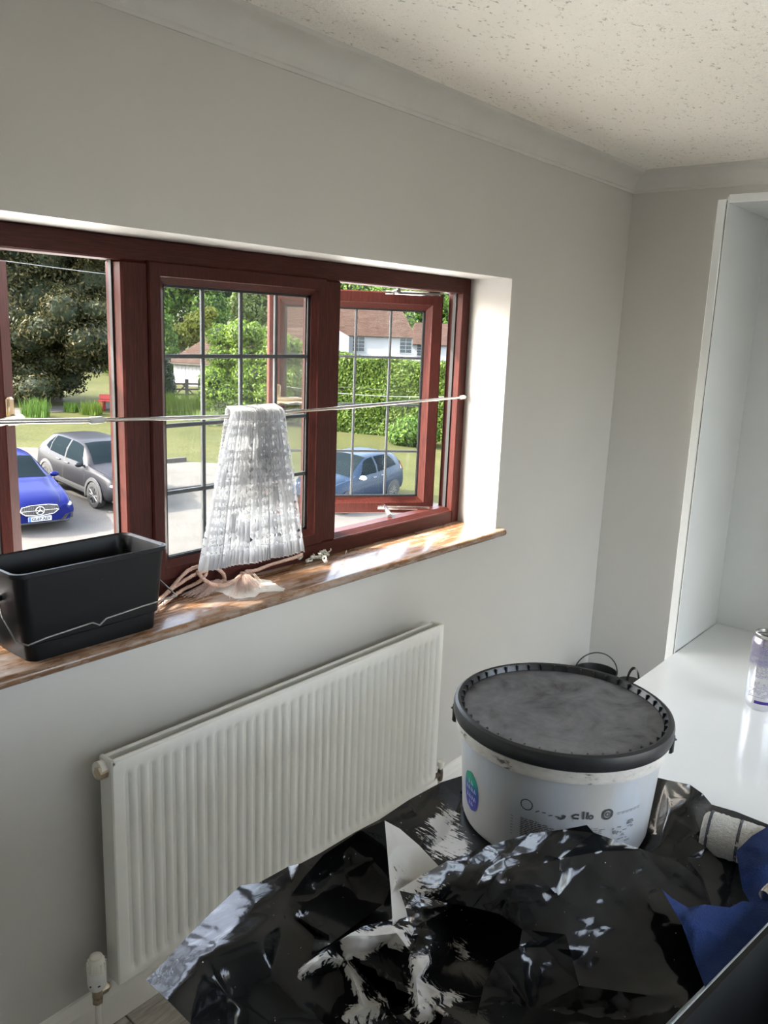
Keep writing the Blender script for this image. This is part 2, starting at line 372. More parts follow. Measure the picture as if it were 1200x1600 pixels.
# skirting
def skirt(name, x0, x1, y0, y1):
    b = MB()
    if abs(x1-x0) > abs(y1-y0):
        P = [(0, 0), (-.018, 0), (-.018, .085), (-.012, .105), (-.006, .118), (0, .12)]
        b.prism([(x0, y0+a, z) for a, z in P], (x1-x0, 0, 0))
    else:
        P = [(0, 0), (-.018, 0), (-.018, .085), (-.012, .105), (-.006, .118), (0, .12)]
        b.prism([(x0+a, y0, z) for a, z in P], (0, y1-y0, 0))
    return struct(b.obj(name, M['skirt'], fixn=True))
skirt('baseboard_front', XL, 0, 0, 0); skirt('baseboard_right', 0, 0, 0, YB)
# coving
def cove(name, run):
    P = [(0, 2.388), (.006, 2.388), (.008, 2.397)]
    for i in range(9):
        t = i/8*math.pi/2; P.append((.012+.066*(1-math.cos(t)), 2.400+.055*math.sin(t)))
    P += [(.084, 2.457), (.084, ZC), (0, ZC)]
    b = MB()
    if run == 'x': b.prism([(XL, -a, z) for a, z in P], (-XL, 0, 0))
    else: b.prism([(-a, 0, z) for a, z in P], (0, YB, 0))
    return struct(b.obj(name, M['coving'], smooth=40, fixn=True))
cove('trim_1', 'x'); cove('trim_2', 'y')

# ================================================================== WINDOW
FY0, FY1 = .176, .246
win = bpy.data.objects.new('window_1', None); COL.objects.link(win); struct(win, 'three-light rosewood window with leaded panes, outer two sashes open')
RZ0, RZ1 = 1.088, 1.907
JX0, JX1 = -3.146, -1.002
MU1 = (-2.466, -2.388); MU2 = (-1.757, -1.679)
MB().box(WX0, JX0, FY0, FY1, 1.0, WZ1, .004).obj('jamb', M['upvc'], win)
jr = MB().box(JX1, WX1, FY0, FY1, 1.0, WZ1, .004).obj('jamb', M['upvc'], win)
MB().box(JX1-.006, JX1, FY0+.030, FY0+.044, RZ0, RZ1).obj('gasket', M['blackrub'], jr)
MB().box(JX0, JX1, FY0, FY1, RZ1, WZ1, .004).obj('head_rail', M['upvc_h'], win)
br = MB().box(JX0, JX1, FY0, FY1, 1.0, RZ0-.012, .004); br.prism([(JX0, FY0+.004, RZ0-.014), (JX0, FY0+.03, RZ0), (JX0, FY1, RZ0), (JX0, FY1, RZ0-.014)], (JX1-JX0, 0, 0))
br.obj('bottom_rail', M['upvc_h'], win, fixn=True)
MB().box(JX0, JX1, FY1, FY1+.10, 1.0, 1.045, .004).obj('outer_sill', M['reveal'], win)
for a, b in (MU1, MU2):
    mo = MB().box(a, b, FY0-.002, FY1, RZ0-.012, RZ1, .005).obj('mullion', M['upvc'], win)
    MB().box(a-.005, a, FY0+.034, FY0+.046, RZ0, RZ1).obj('gasket', M['blackrub'], mo)
def make_sash(width, z0, z1, fw, dep, mat_glass, cols=4, rows=4, handle=None, lead_w=.009):
    """local coords: x 0..width, y 0 (room face) .. dep, returns part object with sub-parts"""
    b = MB()
    def frame_bar(p):  # mitred bars with a bevelled glazing bead facing the room
        pass
    o0 = [(0, z0), (width, z0), (width, z1), (0, z1)]
    def ring(ins, y): return [(ins, y, z0+ins), (width-ins, y, z0+ins), (width-ins, y, z1-ins), (ins, y, z1-ins)]
    rings = [ring(0, dep), ring(0, .004), ring(.004, 0), ring(fw*.66, 0), ring(fw*.70, .003), ring(fw, .016), ring(fw, dep-.008), ring(fw-.012, dep), ring(0, dep)]
    b.grid(rings, closed=True)
    sash = b.obj('sash', M['upvc'], win, fixn=True)
    g = fw-.004; gy = dep*.5
    MB().box(g, width-g, gy-.003, gy+.003, z0+g, z1-g).obj('glass_pane', mat_glass, sash)
    rb = MB()
    for yy in (gy-.0065, gy+.0035):
        rb.box(g, g+.012, yy, yy+.003, z0+g, z1-g); rb.box(width-g-.012, width-g, yy, yy+.003, z0+g, z1-g); rb.box(g, width-g, yy, yy+.003, z0+g, z0+g+.011); rb.box(g, width-g, yy, yy+.003, z1-g-.011, z1-g)
    rb.obj('glazing_gasket', M['blackrub'], sash)
    gw, gh = width-2*fw, z1-z0-2*fw
    for i in range(1, cols):
        x = fw+gw*i/cols; MB().box(x-lead_w/2, x+lead_w/2, gy-.0055, gy+.0055, z0+fw, z1-fw, .002).obj('lead_strip', M['lead'], sash)
    for i in range(1, rows):
        z = z0+fw+gh*i/rows; MB().box(fw, width-fw, gy-.006, gy+.006, z-lead_w/2, z+lead_w/2, .002).obj('lead_strip', M['lead'], sash)
    if handle:
        hx, hz, d = handle
        h = MB(); h.box(hx-.014, hx+.014, -.012, 0, hz-.02, hz+.055, .006); h.tube([(hx, -.01, hz), (hx, -.035, hz)], .011, 10)
        h.tube([(hx, -.036, hz), (hx+d*.03, -.042, hz-.002), (hx+d*.07, -.046, hz+.002), (hx+d*.115, -.044, hz-.004)], [.013, .012, .010, .007], 10)
        h.obj('handle', M['gold'], sash, smooth=40)
    return sash
# centre light: closed sash, slightly proud of the frame
s = make_sash(MU2[0]-MU1[1]+.012, RZ0-.012, RZ1+.004, .053, .058, M['glass_dusty'], lead_w=.011); s.location = (MU1[1]-.006, FY0-.010, 0)
# right light: opened outwards, hinged on the right
th = math.radians(38); sw = .655
s = make_sash(sw, 1.062, 1.903, .062, .055, M['glass'], handle=(.032, 1.50, 1))
hinge = Vector((-1.037, .243, 0)); dv = Vector((-math.cos(th), math.sin(th), 0)); fe = hinge+dv*sw
s.location = fe; s.rotation_euler = (0, 0, -th)
st = MB()
st.tube([(-1.10, .215, RZ0+.006), (-1.24, .36, RZ0+.004)], .007, 6); st.tube([(-1.33, .225, RZ0+.006), (-1.19, .37, RZ0+.004)], .009, 6)
st.tube([(-1.10, .215, RZ1-.008), (-1.24, .36, RZ1-.008)], .007, 6); st.tube([(-1.33, .225, RZ1-.008), (-1.19, .37, RZ1-.008)], .008, 6)
st.obj('friction_stay', M['chrome'], win, smooth=40)
# left light: opened outwards, hinged on the left
th2 = math.radians(27.5); s = make_sash(.635, 1.062, 1.903, .062, .055, M['glass'], handle=(.635-.03, 1.50, -1))
s.location = (-3.135, .232, 0); s.rotation_euler = (0, 0, th2)
# made-up rear window (behind the camera), an opening for the added fill light
w2 = bpy.data.objects.new('fill_window', None); COL.objects.link(w2); struct(w2)
for a in (BX0, -2.42, -1.36, BX1-.05): MB().box(a, a+.05, YB-.05, YB+.01, BZ0, BZ1, .004).obj('jamb', M['upvc'], w2)
MB().box(BX0+.05, BX1-.05, YB-.05, YB+.01, BZ0, BZ0+.05, .004).obj('bottom_rail', M['upvc_h'], w2); MB().box(BX0+.05, BX1-.05, YB-.05, YB+.01, BZ1-.05, BZ1, .004).obj('head_rail', M['upvc_h'], w2)

# window board
SZ = 1.027
sb = MB(); P = [(FY0+.02, 1.0), (-.022, 1.0)]
for i in range(7):
    t = -math.pi/2-math.pi*i/6; P.append((-.022+.0135*math.cos(t), 1.0135+.0135*math.sin(t)))
P += [(FY0+.02, SZ)]
sb.prism([(WX0+.0, y, z) for y, z in P], (WX1-WX0, 0, 0))
sb.prism([(WX1-.001, y, z) for y, z in [p for p in P if p[0] < .001]+[(0, SZ), (0, 1.0)][:2]], (.028, 0, 0))
sb.prism([(WX0-.027, y, z) for y, z in [p for p in P if p[0] < .001]+[(0, SZ), (0, 1.0)][:2]], (.028, 0, 0))
tag(sb.obj('window_board', M['sill'], smooth=35, fixn=True), 'brown varnished wooden window board with white paint smears', 'window sill')

# ================================================================== RADIATOR
RX0, RX1, RZB, RZT, RY = -2.705, -1.404, .177, .777, -.100
rad = thing('radiator', 'long white ribbed panel radiator on the wall under the window', 'radiator', (RX0, -.06, RZB))
def rl(x, y, z): return (x-RX0, y+.06, z-RZB)
nr = 38; x0, x1 = RX0+.024, RX1-.024; pitch = (x1-x0)/nr
xs = [RX0+.003]
for i in range(nr): xs += [x0+pitch*(i+a) for a in (.02, .24, .36, .42, .58, .64, .76, .98)]
xs += [RX1-.003]
zs = [RZB+.003, RZB+.020, RZB+.026, RZB+.034, RZB+.044, RZB+.3, RZT-.052, RZT-.044, RZT-.038, RZT-.030, RZT-.012, RZT-.003]
def env(z): return max(0, min(1, (z-RZB-.024)/.014))*max(0, min(1, (RZT-.036-z)/.010))
def gr(x):
    if x < x0 or x > x1: return 0
    t = ((x-x0)/pitch) % 1; a = abs(t-.5)
    return max(0, min(1, (.30-a)/.16))
P = [[rl(x, RY+(.0085*gr(x)*env(z) if x0 < x < x1 else 0)+(.003 if (x < RX0+.004 or x > RX1-.004 or z < RZB+.004 or z > RZT-.004) else 0), z) for z in zs] for x in xs]
MB().grid(P).obj('panel', M['rad'], rad, smooth=50)
b = MB(); b.box(*[v for v in (RX0-RX0, .012)], rl(0, RY+.003, 0)[1], rl(0, -.044, 0)[1], 0, RZT-RZB, .003); b.obj('side_panel', M['rad'], rad)
b = MB(); b.box(RX1-RX0-.012, RX1-RX0, rl(0, RY+.003, 0)[1], rl(0, -.044, 0)[1], 0, RZT-RZB, .003); b.obj('side_panel', M['rad'], rad)
b = MB(); b.box(.004, RX1-RX0-.004, rl(0, RY+.002, 0)[1], rl(0, -.088, 0)[1], RZT-RZB-.006, RZT-RZB+.002, .002); b.box(.004, RX1-RX0-.004, rl(0, -.056, 0)[1], rl(0, -.044, 0)[1], .01, RZT-RZB-.004, .002)
b.obj('back_panel', M['rad'], rad)
for x in (.15, RX1-RX0-.15): MB().box(x-.02, x+.02, rl(0, -.046, 0)[1], .0598, .1, .5).obj('wall_bracket', M['rad'], rad)
b = MB(); b.tube([(-.002, -.012, RZT-RZB-.03), (-.022, -.012, RZT-RZB-.03)], .016, 6); b.obj('blanking_plug', M['brass'], rad)
b = MB(); b.tube([(.0, -.004, RZT-RZB-.028), (-.018, -.004, RZT-RZB-.026)], .021, 14); b.obj('bleed_boss', M['cream_valve'], rad, smooth=40)
b = MB(); b.tube([(RX1-RX0, -.004, RZT-RZB-.024), (RX1-RX0+.012, -.004, RZT-RZB-.024)], .018, 12); b.obj('bleed_boss', M['cream_valve'], rad, smooth=40)
# thermostatic valve at the left foot
tv = ony(152, 1545, -.072); TX, TZ = tv[0], tv[2]-.012
val = thing('radiator_valve', 'cream and white thermostatic valve at the foot of the radiator', 'valve', (TX, -.072, TZ))
b = MB(); b.lathe([(0, .016), (.017, .016), (.0205, .020), (.022, .03), (.022, .062), (.0215, .066)], 24); b.obj('valve_body', plain('white_valve_plastic', (.80, .80, .78), .4), val, smooth=40)
b = MB(); b.lathe([(.0215, .064), (.0222, .068), (.0215, .082), (.0185, .096), (.0160, .100)], 24)
for k in range(12):
    w_ = 2*math.pi*k/12; b.box(-.0012, .0012, .0195, .0228, .068, .090); n_ = 8
    c, s_ = math.cos(w_), math.sin(w_)
    for q in range(len(b.v)-8, len(b.v)): X, Y, Z = b.v[q]; b.v[q] = (X*c-Y*s_, X*s_+Y*c, Z)
b.obj('dial', M['cream_valve'], val, smooth=40)
b = MB(); b.lathe([(.0162, .099), (.0150, .104), (.010, .107), (0, .1075)], 20); b.obj('cap', M['cream_valve'], val, smooth=40)
b = MB()
for w_ in (3.5, 4.4): b.box(.0218*math.cos(w_)-.003, .0218*math.cos(w_)+.003, .0222*math.sin(w_)-.0008, .0222*math.sin(w_)+.0012, .034, .037)
b.obj('dial_mark', M['blackrub'], val)
b = MB(); b.lathe([(0, .017), (.014, .017), (.012, .004), (.0125, -.008), (.010, -.012), (.010, -.022)], 16); b.lathe([(.0125, -.014), (.0135, -.016), (.0135, -.024), (.0125, -.026), (0, -.026)], 6)
b.tube([(0, 0, -.002), (RX0-TX-.012, .006, -.002)], .010, 12); b.tube([(RX0-TX-.030, .006, -.002), (RX0-TX-.016, .006, -.002)], .014, 6)
b.obj('brass_body', M['brass'], val, smooth=30)
MB().tube([(0, 0, -.024), (0, 0, -TZ)], .0075, 12).obj('pipe', M['skirt'], val, smooth=60)
# lockshield at the right foot
lv = ony(688, 1205, -.072)
val2 = thing('radiator_valve', 'small capped lockshield valve at the radiator end behind the white pail', 'valve', (lv[0], -.072, lv[2]))
b = MB(); b.lathe([(0, .010), (.009, .010), (.011, -.004), (.0105, -.03), (.009, -.036), (0, -.036)], 14); b.tube([(0, 0, -.01), (RX1-lv[0]+.004, .006, -.01)], .009, 10); b.obj('brass_body', plain('dark_brass', (.16, .13, .10), .45, .8), val2, smooth=35)
MB().lathe([(.007, .010), (.007, .020), (.013, .022), (.014, .034), (.012, .040), (0, .042)], 16).obj('cap', M['cream_valve'], val2, smooth=35)
MB().tube([(0, 0, -.034), (0, 0, -lv[2])], .0075, 10).obj('pipe', M['skirt'], val2, smooth=60)

# ================================================================== SCUTTLE ON THE SILL
def rrect(x0, x1, y0, y1, r, z, n=5):
    pts = []
    for cx, cy, a in ((x1-r, y1-r, 0), (x0+r, y1-r, 90), (x0+r, y0+r, 180), (x1-r, y0+r, 270)):
        for i in range(n+1):
            t = math.radians(a+90*i/n); pts.append((cx+r*math.cos(t), cy+r*math.sin(t), z))
    return pts
sc = thing('paint_scuttle', 'empty black plastic paint scuttle with a bent wire handle on the window board', 'bucket', (-2.67, .075, SZ))
b = MB(); HX0, HX1 = -.193, .190
def sect(i, z): # i inset
    return rrect(HX0+i, HX1-i*.8, -.092+i*.55, .088-i*.35, .026, z)
h = .208
rings = [rrect(-.15, .14, -.06, .06, .02, .003), sect(.032, 0), sect(.030, .004), sect(.027, .040), sect(.020, .044), sect(.006, h-.03), sect(.004, h-.012), sect(-.004, h-.010), sect(-.004, h), sect(.002, h+.001), sect(.009, h-.004), sect(.018, h-.06), sect(.030, .02), sect(.042, .010), rrect(-.12, .11, -.03, .03, .01, .010)]
b.grid(rings, closed=True); nb = len(b.v); k = len(rings[0]); b.f.append(tuple(range(k))[::-1]); b.f.append(tuple(range(nb-k, nb))); b.mi += [0, 0]
def m_scut():
    m, nt, bb = newmat('black_plastic_specked'); n = noise(nt, 60, 4, .7); r = ramp(nt, n.outputs[0], [(.735, (.006, .0065, .0075)), (.76, (.40, .39, .37))]); L(nt, r.outputs[0], bb.inputs['Base Color']); setin(bb, Roughness=.36); bb.inputs['Specular IOR Level'].default_value = .22
    return m
b.obj('tub', m_scut(), sc, smooth=40)
b = MB(); yf = -.098
b.tube([(HX1+.004, .0, .135), (HX1+.012, -.03, .105), (HX1+.018, -.085, .079), (HX1+.006, yf-.012, .081), (.10, yf-.010, .077), (.005, yf-.008, .070), (-.012, yf-.008, .058), (-.030, yf-.008, .069), (-.14, yf-.006, .061), (HX0+.012, yf-.008, .056), (HX0-.004, yf+.01, .062), (HX0-.004, -.03, .105), (HX0+.004, .0, .135)], .0022, 8)
b.obj('wire_handle', M['steel'], sc, smooth=60)
for x in (HX1-.002, HX0+.002): MB().tube([(x-.006, 0, .137), (x+.008, 0, .137)], .007, 8).obj('handle_boss', M['blackpl'], sc, smooth=40)

# ================================================================== CURTAIN ROD AND LACE
R0 = ony(-60, 660, .125); R1 = ony(150, 656.5, .125); R2 = ony(362, 651, .13); R3 = np.array([-.972, .168, 1.522])
rod = thing('curtain_rod', 'thin chrome extending net curtain rod across the window', 'curtain rod', tuple(R1))
rp = lambda p: tuple(np.array(p)-R1)
MB().tube([rp(ony(-260, 664, .12)), rp(R0), (0, 0, 0)], .0062, 12).obj('rod_tube', M['chrome'], rod, smooth=60)
R3b = R3+np.array([-.03, -.004, 0])
MB().tube([(0, 0, 0), rp(R2), rp(ony(540, 636.5, .145)), rp(R3b)], .0052, 12).obj('inner_rod', M['chrome'], rod, smooth=60)
MB().tube([(-.018, 0, 0), (-.014, 0, 0), (.014, 0, 0), (.02, 0, -.0002)], [.0066, .0088, .0088, .0062], 12).obj('collar', plain('clear_grey_plastic', (.45, .46, .45), .3), rod, smooth=40)
b = MB(); d_ = Vector(R3)-Vector(R3b); b.tube([rp(R3b), rp(R3)], [.007, .008], 10); b.tube([rp(R3), tuple(np.array(rp(R3))+np.array([.017, .006, 0]))], .004, 8); b.obj('end_hook', M['cream_valve'], rod, smooth=40)

def m_lace():
    m, nt, b = newmat('white_lace'); uv = N(nt, 'UVMap'); sp = N(nt, 'SeparateXYZ'); L(nt, uv.outputs[0], sp.inputs[0])
    u, v = sp.outputs[0], sp.outputs[1]
    # mesh ground (fine lattice) and larger open diamonds, closed where motifs sit
    def lat(fu, fv): 
        a = mth(nt, 'SINE', mth(nt, 'ADD', mth(nt, 'MULTIPLY', u, fu), mth(nt, 'MULTIPLY', v, fv)))
        c = mth(nt, 'SINE', mth(nt, 'SUBTRACT', mth(nt, 'MULTIPLY', u, fu), mth(nt, 'MULTIPLY', v, fv)))
        return mth(nt, 'MULTIPLY', a, c)
    fine = lat(160, 62); big = lat(50, 20)
    mo = N(nt, 'TexVoronoi'); mo.inputs['Scale'].default_value = 1.; mp = N(nt, 'Mapping'); mp.inputs['Scale'].default_value = (9, 4, 1); L(nt, uv.outputs[0], mp.inputs[0]); L(nt, mp.outputs[0], mo.inputs['Vector'])
    motif = ramp(nt, mo.outputs['Distance'], [(.2, (0, 0, 0)), (.32, (1, 1, 1))]).outputs[0]
    holes = mth(nt, 'ADD', mth(nt, 'MULTIPLY', ramp(nt, fine, [(.06, (0, 0, 0)), (.16, (1, 1, 1))]).outputs[0], .75), mth(nt, 'MULTIPLY', ramp(nt, big, [(.25, (0, 0, 0)), (.36, (1, 1, 1))]).outputs[0], .6))
    holes = mth(nt, 'MULTIPLY', holes, motif)
    hem = ramp(nt, v, [(.0, (0, 0, 0)), (.07, (.05, .05, .05)), (.10, (1, 1, 1))]).outputs[0]
    top = ramp(nt, v, [(.90, (1, 1, 1)), (.93, (.3, .3, .3))]).outputs[0]
    fac = mth(nt, 'MULTIPLY', mth(nt, 'MULTIPLY', holes, hem), mth(nt, 'MULTIPLY', top, 1.))
    setin(b, Roughness=.8); b.inputs['Base Color'].default_value = (.68, .68, .69, 1)
    tl = N(nt, 'BsdfTranslucent'); tl.inputs[0].default_value = (.64, .64, .65, 1)
    m1 = N(nt, 'MixShader'); m1.inputs[0].default_value = .55; L(nt, b.outputs[0], m1.inputs[1]); L(nt, tl.outputs[0], m1.inputs[2])
    tr = N(nt, 'BsdfTransparent'); m2 = N(nt, 'MixShader'); L(nt, fac, m2.inputs[0]); L(nt, m1.outputs[0], m2.inputs[1]); L(nt, tr.outputs[0], m2.inputs[2])
    L(nt, m2.outputs[0], nt.nodes['Material Output'].inputs[0]); return m
M['lace'] = m_lace()
lc = thing('lace_curtain', 'gathered white lace net curtain bunched over the chrome rod', 'curtain', (-2.1, .125, 1.53))
def lace_panel(name, zb, yoff, seed, ntop, xa, xb, spread):
    rg = np.random.default_rng(seed); nu, nv = 190, 60; ph = rg.uniform(0, 6.28, 4)
    ws = np.cumsum(rg.uniform(.6, 1.5, 26)); ws = np.concatenate([[0], ws])/ws[-1]; V = []; UV = []
    for i in range(nu+1):
        u = i/nu; pu = np.interp(u, ws, np.arange(len(ws)))
        for j in range(nv+1):
            v = j/nv
            xt = xa[0]+(xa[1]-xa[0])*u; xbm = xb[0]+(xb[1]-xb[0])*u; e = v**.9
            x = xt+(xbm-xt)*e; zbot = zb(u)-.011*abs(math.sin(pu*math.pi*1.0+1))
            amp = .008+.012*v
            y = yoff+amp*math.sin(pu*2*math.pi)+.006*math.sin(3*u*6.28+ph[0]+2*v)*v
            x += .004*math.sin(pu*4*math.pi+ph[1])*(.3+v)
            z = 1.541+(zbot-1.541)*v
            if v < .03:
                y = y+(.132-y)*(1-v/.03)**2; z = z+.004*(1-v/.03)
            V.append((x+2.1, y-.125, z-1.53)); UV.append((u, 1-v))
    F = [(i*(nv+1)+j, (i+1)*(nv+1)+j, (i+1)*(nv+1)+j+1, i*(nv+1)+j+1) for i in range(nu) for j in range(nv)]
    me = bpy.data.meshes.new(name); me.from_pydata(V, [], F); ul = me.uv_layers.new(name='UVMap')
    ul.data.foreach_set('uv', [c for l in me.loops for c in UV[l.vertex_index]])
    me.polygons.foreach_set('use_smooth', [True]*len(F)); me.materials.append(M['lace']); return link(name, me, lc)
lace_panel('front_fall', lambda u: 1.112-.022*u if u < .66 else 1.100-.012*u+.008, .098, 3, 0, (-2.178, -1.999), (-2.287, -1.905), 1)
lace_panel('back_fall', lambda u: 1.33-.02*u, .160, 5, 0, (-2.15, -2.015), (-2.185, -1.975), 1)
# ================================================================== THINGS ON THE SILL
ropem = plain('beige_pink_cord', (.56, .38, .30), .8, var=.2, scale=150)
def cr(pts, n):
    pts = [Vector(p) for p in pts]; out = []
    q = [pts[0]*2-pts[1]]+pts+[pts[-1]*2-pts[-2]]
    for i in range(1, len(q)-2):
        for k in range(n):
            t = k/n; a, b_, c, d = q[i-1:i+3]
            out.append(.5*((2*b_)+(c-a)*t+(2*a-5*b_+4*c-d)*t*t+(3*b_-a-3*c+d)*t**3))
    return out+[pts[-1]]
def twist_rope(b, path, r, turns_per_m=55, strands=3, n=6):
    path = cr(path, 14); ln = [0]
    for i in range(1, len(path)): ln.append(ln[-1]+(path[i]-path[i-1]).length)
    for s_ in range(strands):
        pts = []; ref = Vector((0, 0, 1))
        for i, p in enumerate(path):
            t = (path[min(i+1, len(path)-1)]-path[max(i-1, 0)]).normalized(); a = (ref-t*ref.dot(t)).normalized(); c = t.cross(a)
            w_ = ln[i]*turns_per_m*2*math.pi+s_*2*math.pi/strands; pts.append(p+(a*math.cos(w_)+c*math.sin(w_))*r*.5)
        b.tube(pts, r*.58, n)
def tassel(b, knot, tips, n, seed):
    rg = random.Random(seed); k = Vector(knot)
    for i in range(n):
        t = rg.random(); a = Vector(tips[0]).lerp(Vector(tips[1]), t); a += Vector((rg.uniform(-.006, .006), rg.uniform(-.006, .006), 0)); a *= 1
        end = k.lerp(a, rg.uniform(.45, 1.1))+Vector((rg.uniform(-.012, .012), rg.uniform(-.008, .008), 0)); end.z = .0015+rg.random()*.008*(1-abs(2*t-1))
        mid = k.lerp(end, .45)+Vector((0, 0, .008+rg.random()*.006)); mid += Vector((rg.uniform(-.006, .006), rg.uniform(-.005, .005), rg.uniform(-.004, .006))); b.tube([k, mid, end], .0006, 3, False)
def S(px, py, h=.006):
    p = onz(px, py, SZ+h)
    if p[1] > .150: p = ony(px, py, .150)
    return (p[0]+2.25, p[1]-.05, p[2]-SZ)
SB = (-2.25, .05, SZ)
for lab, paths, kn, tips, sd_ in (
    ('beige twisted cord tieback with long tassel, nearer the black scuttle', [[S(232, 950), S(262, 925, .012), S(292, 893, .02), S(318, 884, .022), S(336, 887, .018), S(348, 896, .015), S(351, 905, .013)], [S(236, 960), S(280, 925, .01), S(312, 908, .012), S(322, 893, .02), S(300, 900, .014), S(268, 921, .008), S(240, 948)]], S(350, 909, .012), (S(284, 909), S(322, 932)), 1),
    ('beige twisted cord tieback with short tassel under the lace hem', [[S(308, 893, .052), S(322, 908, .046), S(345, 915, .042), S(364, 909, .034), S(376, 899, .022)], [S(384, 893, .016), S(400, 891, .008), S(430, 880, .006), S(458, 872, .008), S(472, 866, .008)]], S(379, 897, .018), (S(357, 931), S(413, 916)), 2)):
    t = thing('curtain_tieback', lab, 'tieback', SB)
    b = MB()
    for p in paths: twist_rope(b, p, .0058)
    b.obj('cord', ropem, t, smooth=60)
    b = MB(); tassel(b, kn, tips, 120, sd_)
    b.obj('tassel', plain('pink_tassel_thread', (.66, .50, .43), .85, var=.35, scale=300), t)
    b = MB(); b.lathe([(0, -.008), (.007, -.006), (.009, 0), (.007, .006), (0, .008)], 12, kn); b.obj('knot', ropem, t, smooth=60)
hookm = plain('off_white_nylon', (.66, .65, .58), .45, var=.1)
hk = MB(); hk.lathe([(.0042+.0016*math.cos(a*math.pi/4), .0016*math.sin(a*math.pi/4)) for a in range(9)], 12)
hk.tube([(.005, 0, 0), (.009, 0, .002), (.011, 0, .007), (.008, 0, .010)], .0013, 5); hk.lathe([(0, -.0035), (.0035, -.002), (.0035, .002), (0, .0035)], 8, (-.006, 0, 0))
hme = hk.mesh('curtain_glider', hookm, 60)
gp = [(466, 862), (474, 858), (470, 872), (480, 868), (488, 864), (492, 872), (484, 876), (499, 866), (505, 862), (497, 858), (510, 868), (507, 874), (513, 858), (478, 860), (489, 858), (501, 872), (462, 872), (508, 864)]
for i, (x, y) in enumerate(gp):
    p = onz(x, y, SZ+.006+.004*(i % 3)); o = link('curtain_glider', hme); o.location = p; o.rotation_euler = (random.uniform(-1.2, 1.2), random.uniform(-.8, .8), random.uniform(0, 6.28)); o.scale = (1.7,)*3
    o.location.z = SZ+.0085+.004*(i % 3)
    tag(o, 'small off-white curtain glider in the heap beside the lace hem', 'curtain hook', 'curtain gliders on the window board')
p = onz(540, 868, SZ); b = MB(); b.tube([(0, 0, .0015), (0, 0, .014), (.008, .003, .016), (.010, .004, .006), (.016, .008, .004), (.018, .008, .0015)], .0011, 6); o = b.obj('curtain_hook', hookm, smooth=60); o.location = p
tag(o, 'single bent wire curtain hook standing on the window board', 'curtain hook')
def m_dust():
    m, nt, b = newmat('plaster_dust'); n = noise(nt, 160, 4, .7); r = ramp(nt, n.outputs[0], [(.3, (.62, .58, .52)), (.7, (.84, .82, .78))]); L(nt, r.outputs[0], b.inputs['Base Color']); setin(b, Roughness=.95); bump(nt, b, n.outputs[0], .8, .003); return m
dust = MB(); rg = random.Random(4)
pc = onz(372, 922, SZ); ring = []
for i in range(40):
    a = 2*math.pi*i/40; p = onz(378+62*math.cos(a)*(1+.18*math.sin(5*a)+rg.uniform(-.08, .08)), 917+15*math.sin(a)*(1+.2*math.cos(4*a)+rg.uniform(-.1, .1)), SZ+.0004); ring.append(p)
prof = [(1, .0003), (.85, .0008), (.5, .0011), (.2, .0013)]
dust.grid([[(pc[0]+(p[0]-pc[0])*k, pc[1]+(p[1]-pc[1])*k, SZ+h_+rg.uniform(0, .0004)) for p in ring] for k, h_ in prof], closed=True)
kk = len(ring); dust.f.append(tuple(range(3*kk, 4*kk))); dust.mi.append(0)
tag(dust.obj('plaster_dust', m_dust(), smooth=60, fixn=True), 'white plaster dust spilt round the tassels on the window board', 'dust', kind='stuff')

# ================================================================== WHITE UNIT (worktop chest and tall shelving)
CZ = 1.0; CX0, CX1, CY0, CY1 = -2.97, -1.354, -1.60, -.98
ch = thing('chest_of_drawers', 'long glossy white chest top under the black sheeting and drink can', 'chest of drawers', (CX0, CY1, 0))
cb = lambda x0, x1, y0, y1, z0, z1, c=.002: MB().box(x0-CX0, x1-CX0, y0-CY1, y1-CY1, z0, z1, c)
cb(CX0, CX1, CY0, CY1, CZ-.028, CZ, .003).obj('top_panel', M['white_gloss'], ch)
cb(CX0+.01, CX1, CY0+.024, CY1-.004, .06, CZ-.028).obj('carcass', M['white_gloss'], ch)
cb(CX0+.04, CX1-.02, CY0+.06, CY1-.03, 0, .06).obj('plinth', M['white_gloss'], ch)
for i in range(2):
    for j in range(4):
        dw = (CX1-CX0-.034)/2; xx = CX0+.014+i*(dw+.006); z = .07+j*.225; d_ = cb(xx, xx+dw, CY0+.002, CY0+.024, z, z+.218, .002).obj('drawer_front', M['white_gloss'], ch)
SX = -1.66; SYI = -.9785
tu = thing('tall_shelving_unit', 'tall glossy white open shelving unit standing against the chest end', 'shelving unit', (SX, SYI, 0))
ub = lambda x0, x1, y0, y1, z0, z1, c=.0012: MB().box(x0-SX, x1-SX, y0-SYI, y1-SYI, z0, z1, c)
ub(SX, -1.335, SYI+.0035, SYI+.0225, 0, 2.080).obj('end_panel', M['white_gloss'], tu)
ub(SX+.004, -1.335, SYI+.0012, SYI+.0036, 0, 2.078, 0).obj('shadow_gap', M['darkgap'], tu)  # thin strip coloured dark for the shade in the gap
ub(SX+.0005, -1.337, SYI-.0006, SYI+.0012, 0, 2.085, 0).obj('lining', M['white_gloss'], tu)
ub(-1.352, -1.335, -1.602, SYI+.0035, 0, 2.085).obj('back_panel', M['white_gloss'], tu)
ub(SX+.001, -1.335, -1.602, SYI-.001, 2.072, 2.090).obj('top_board', M['white_gloss'], tu)
ub(SX, -1.335, -1.622, -1.604, 0, 2.09).obj('end_panel', M['white_gloss'], tu)

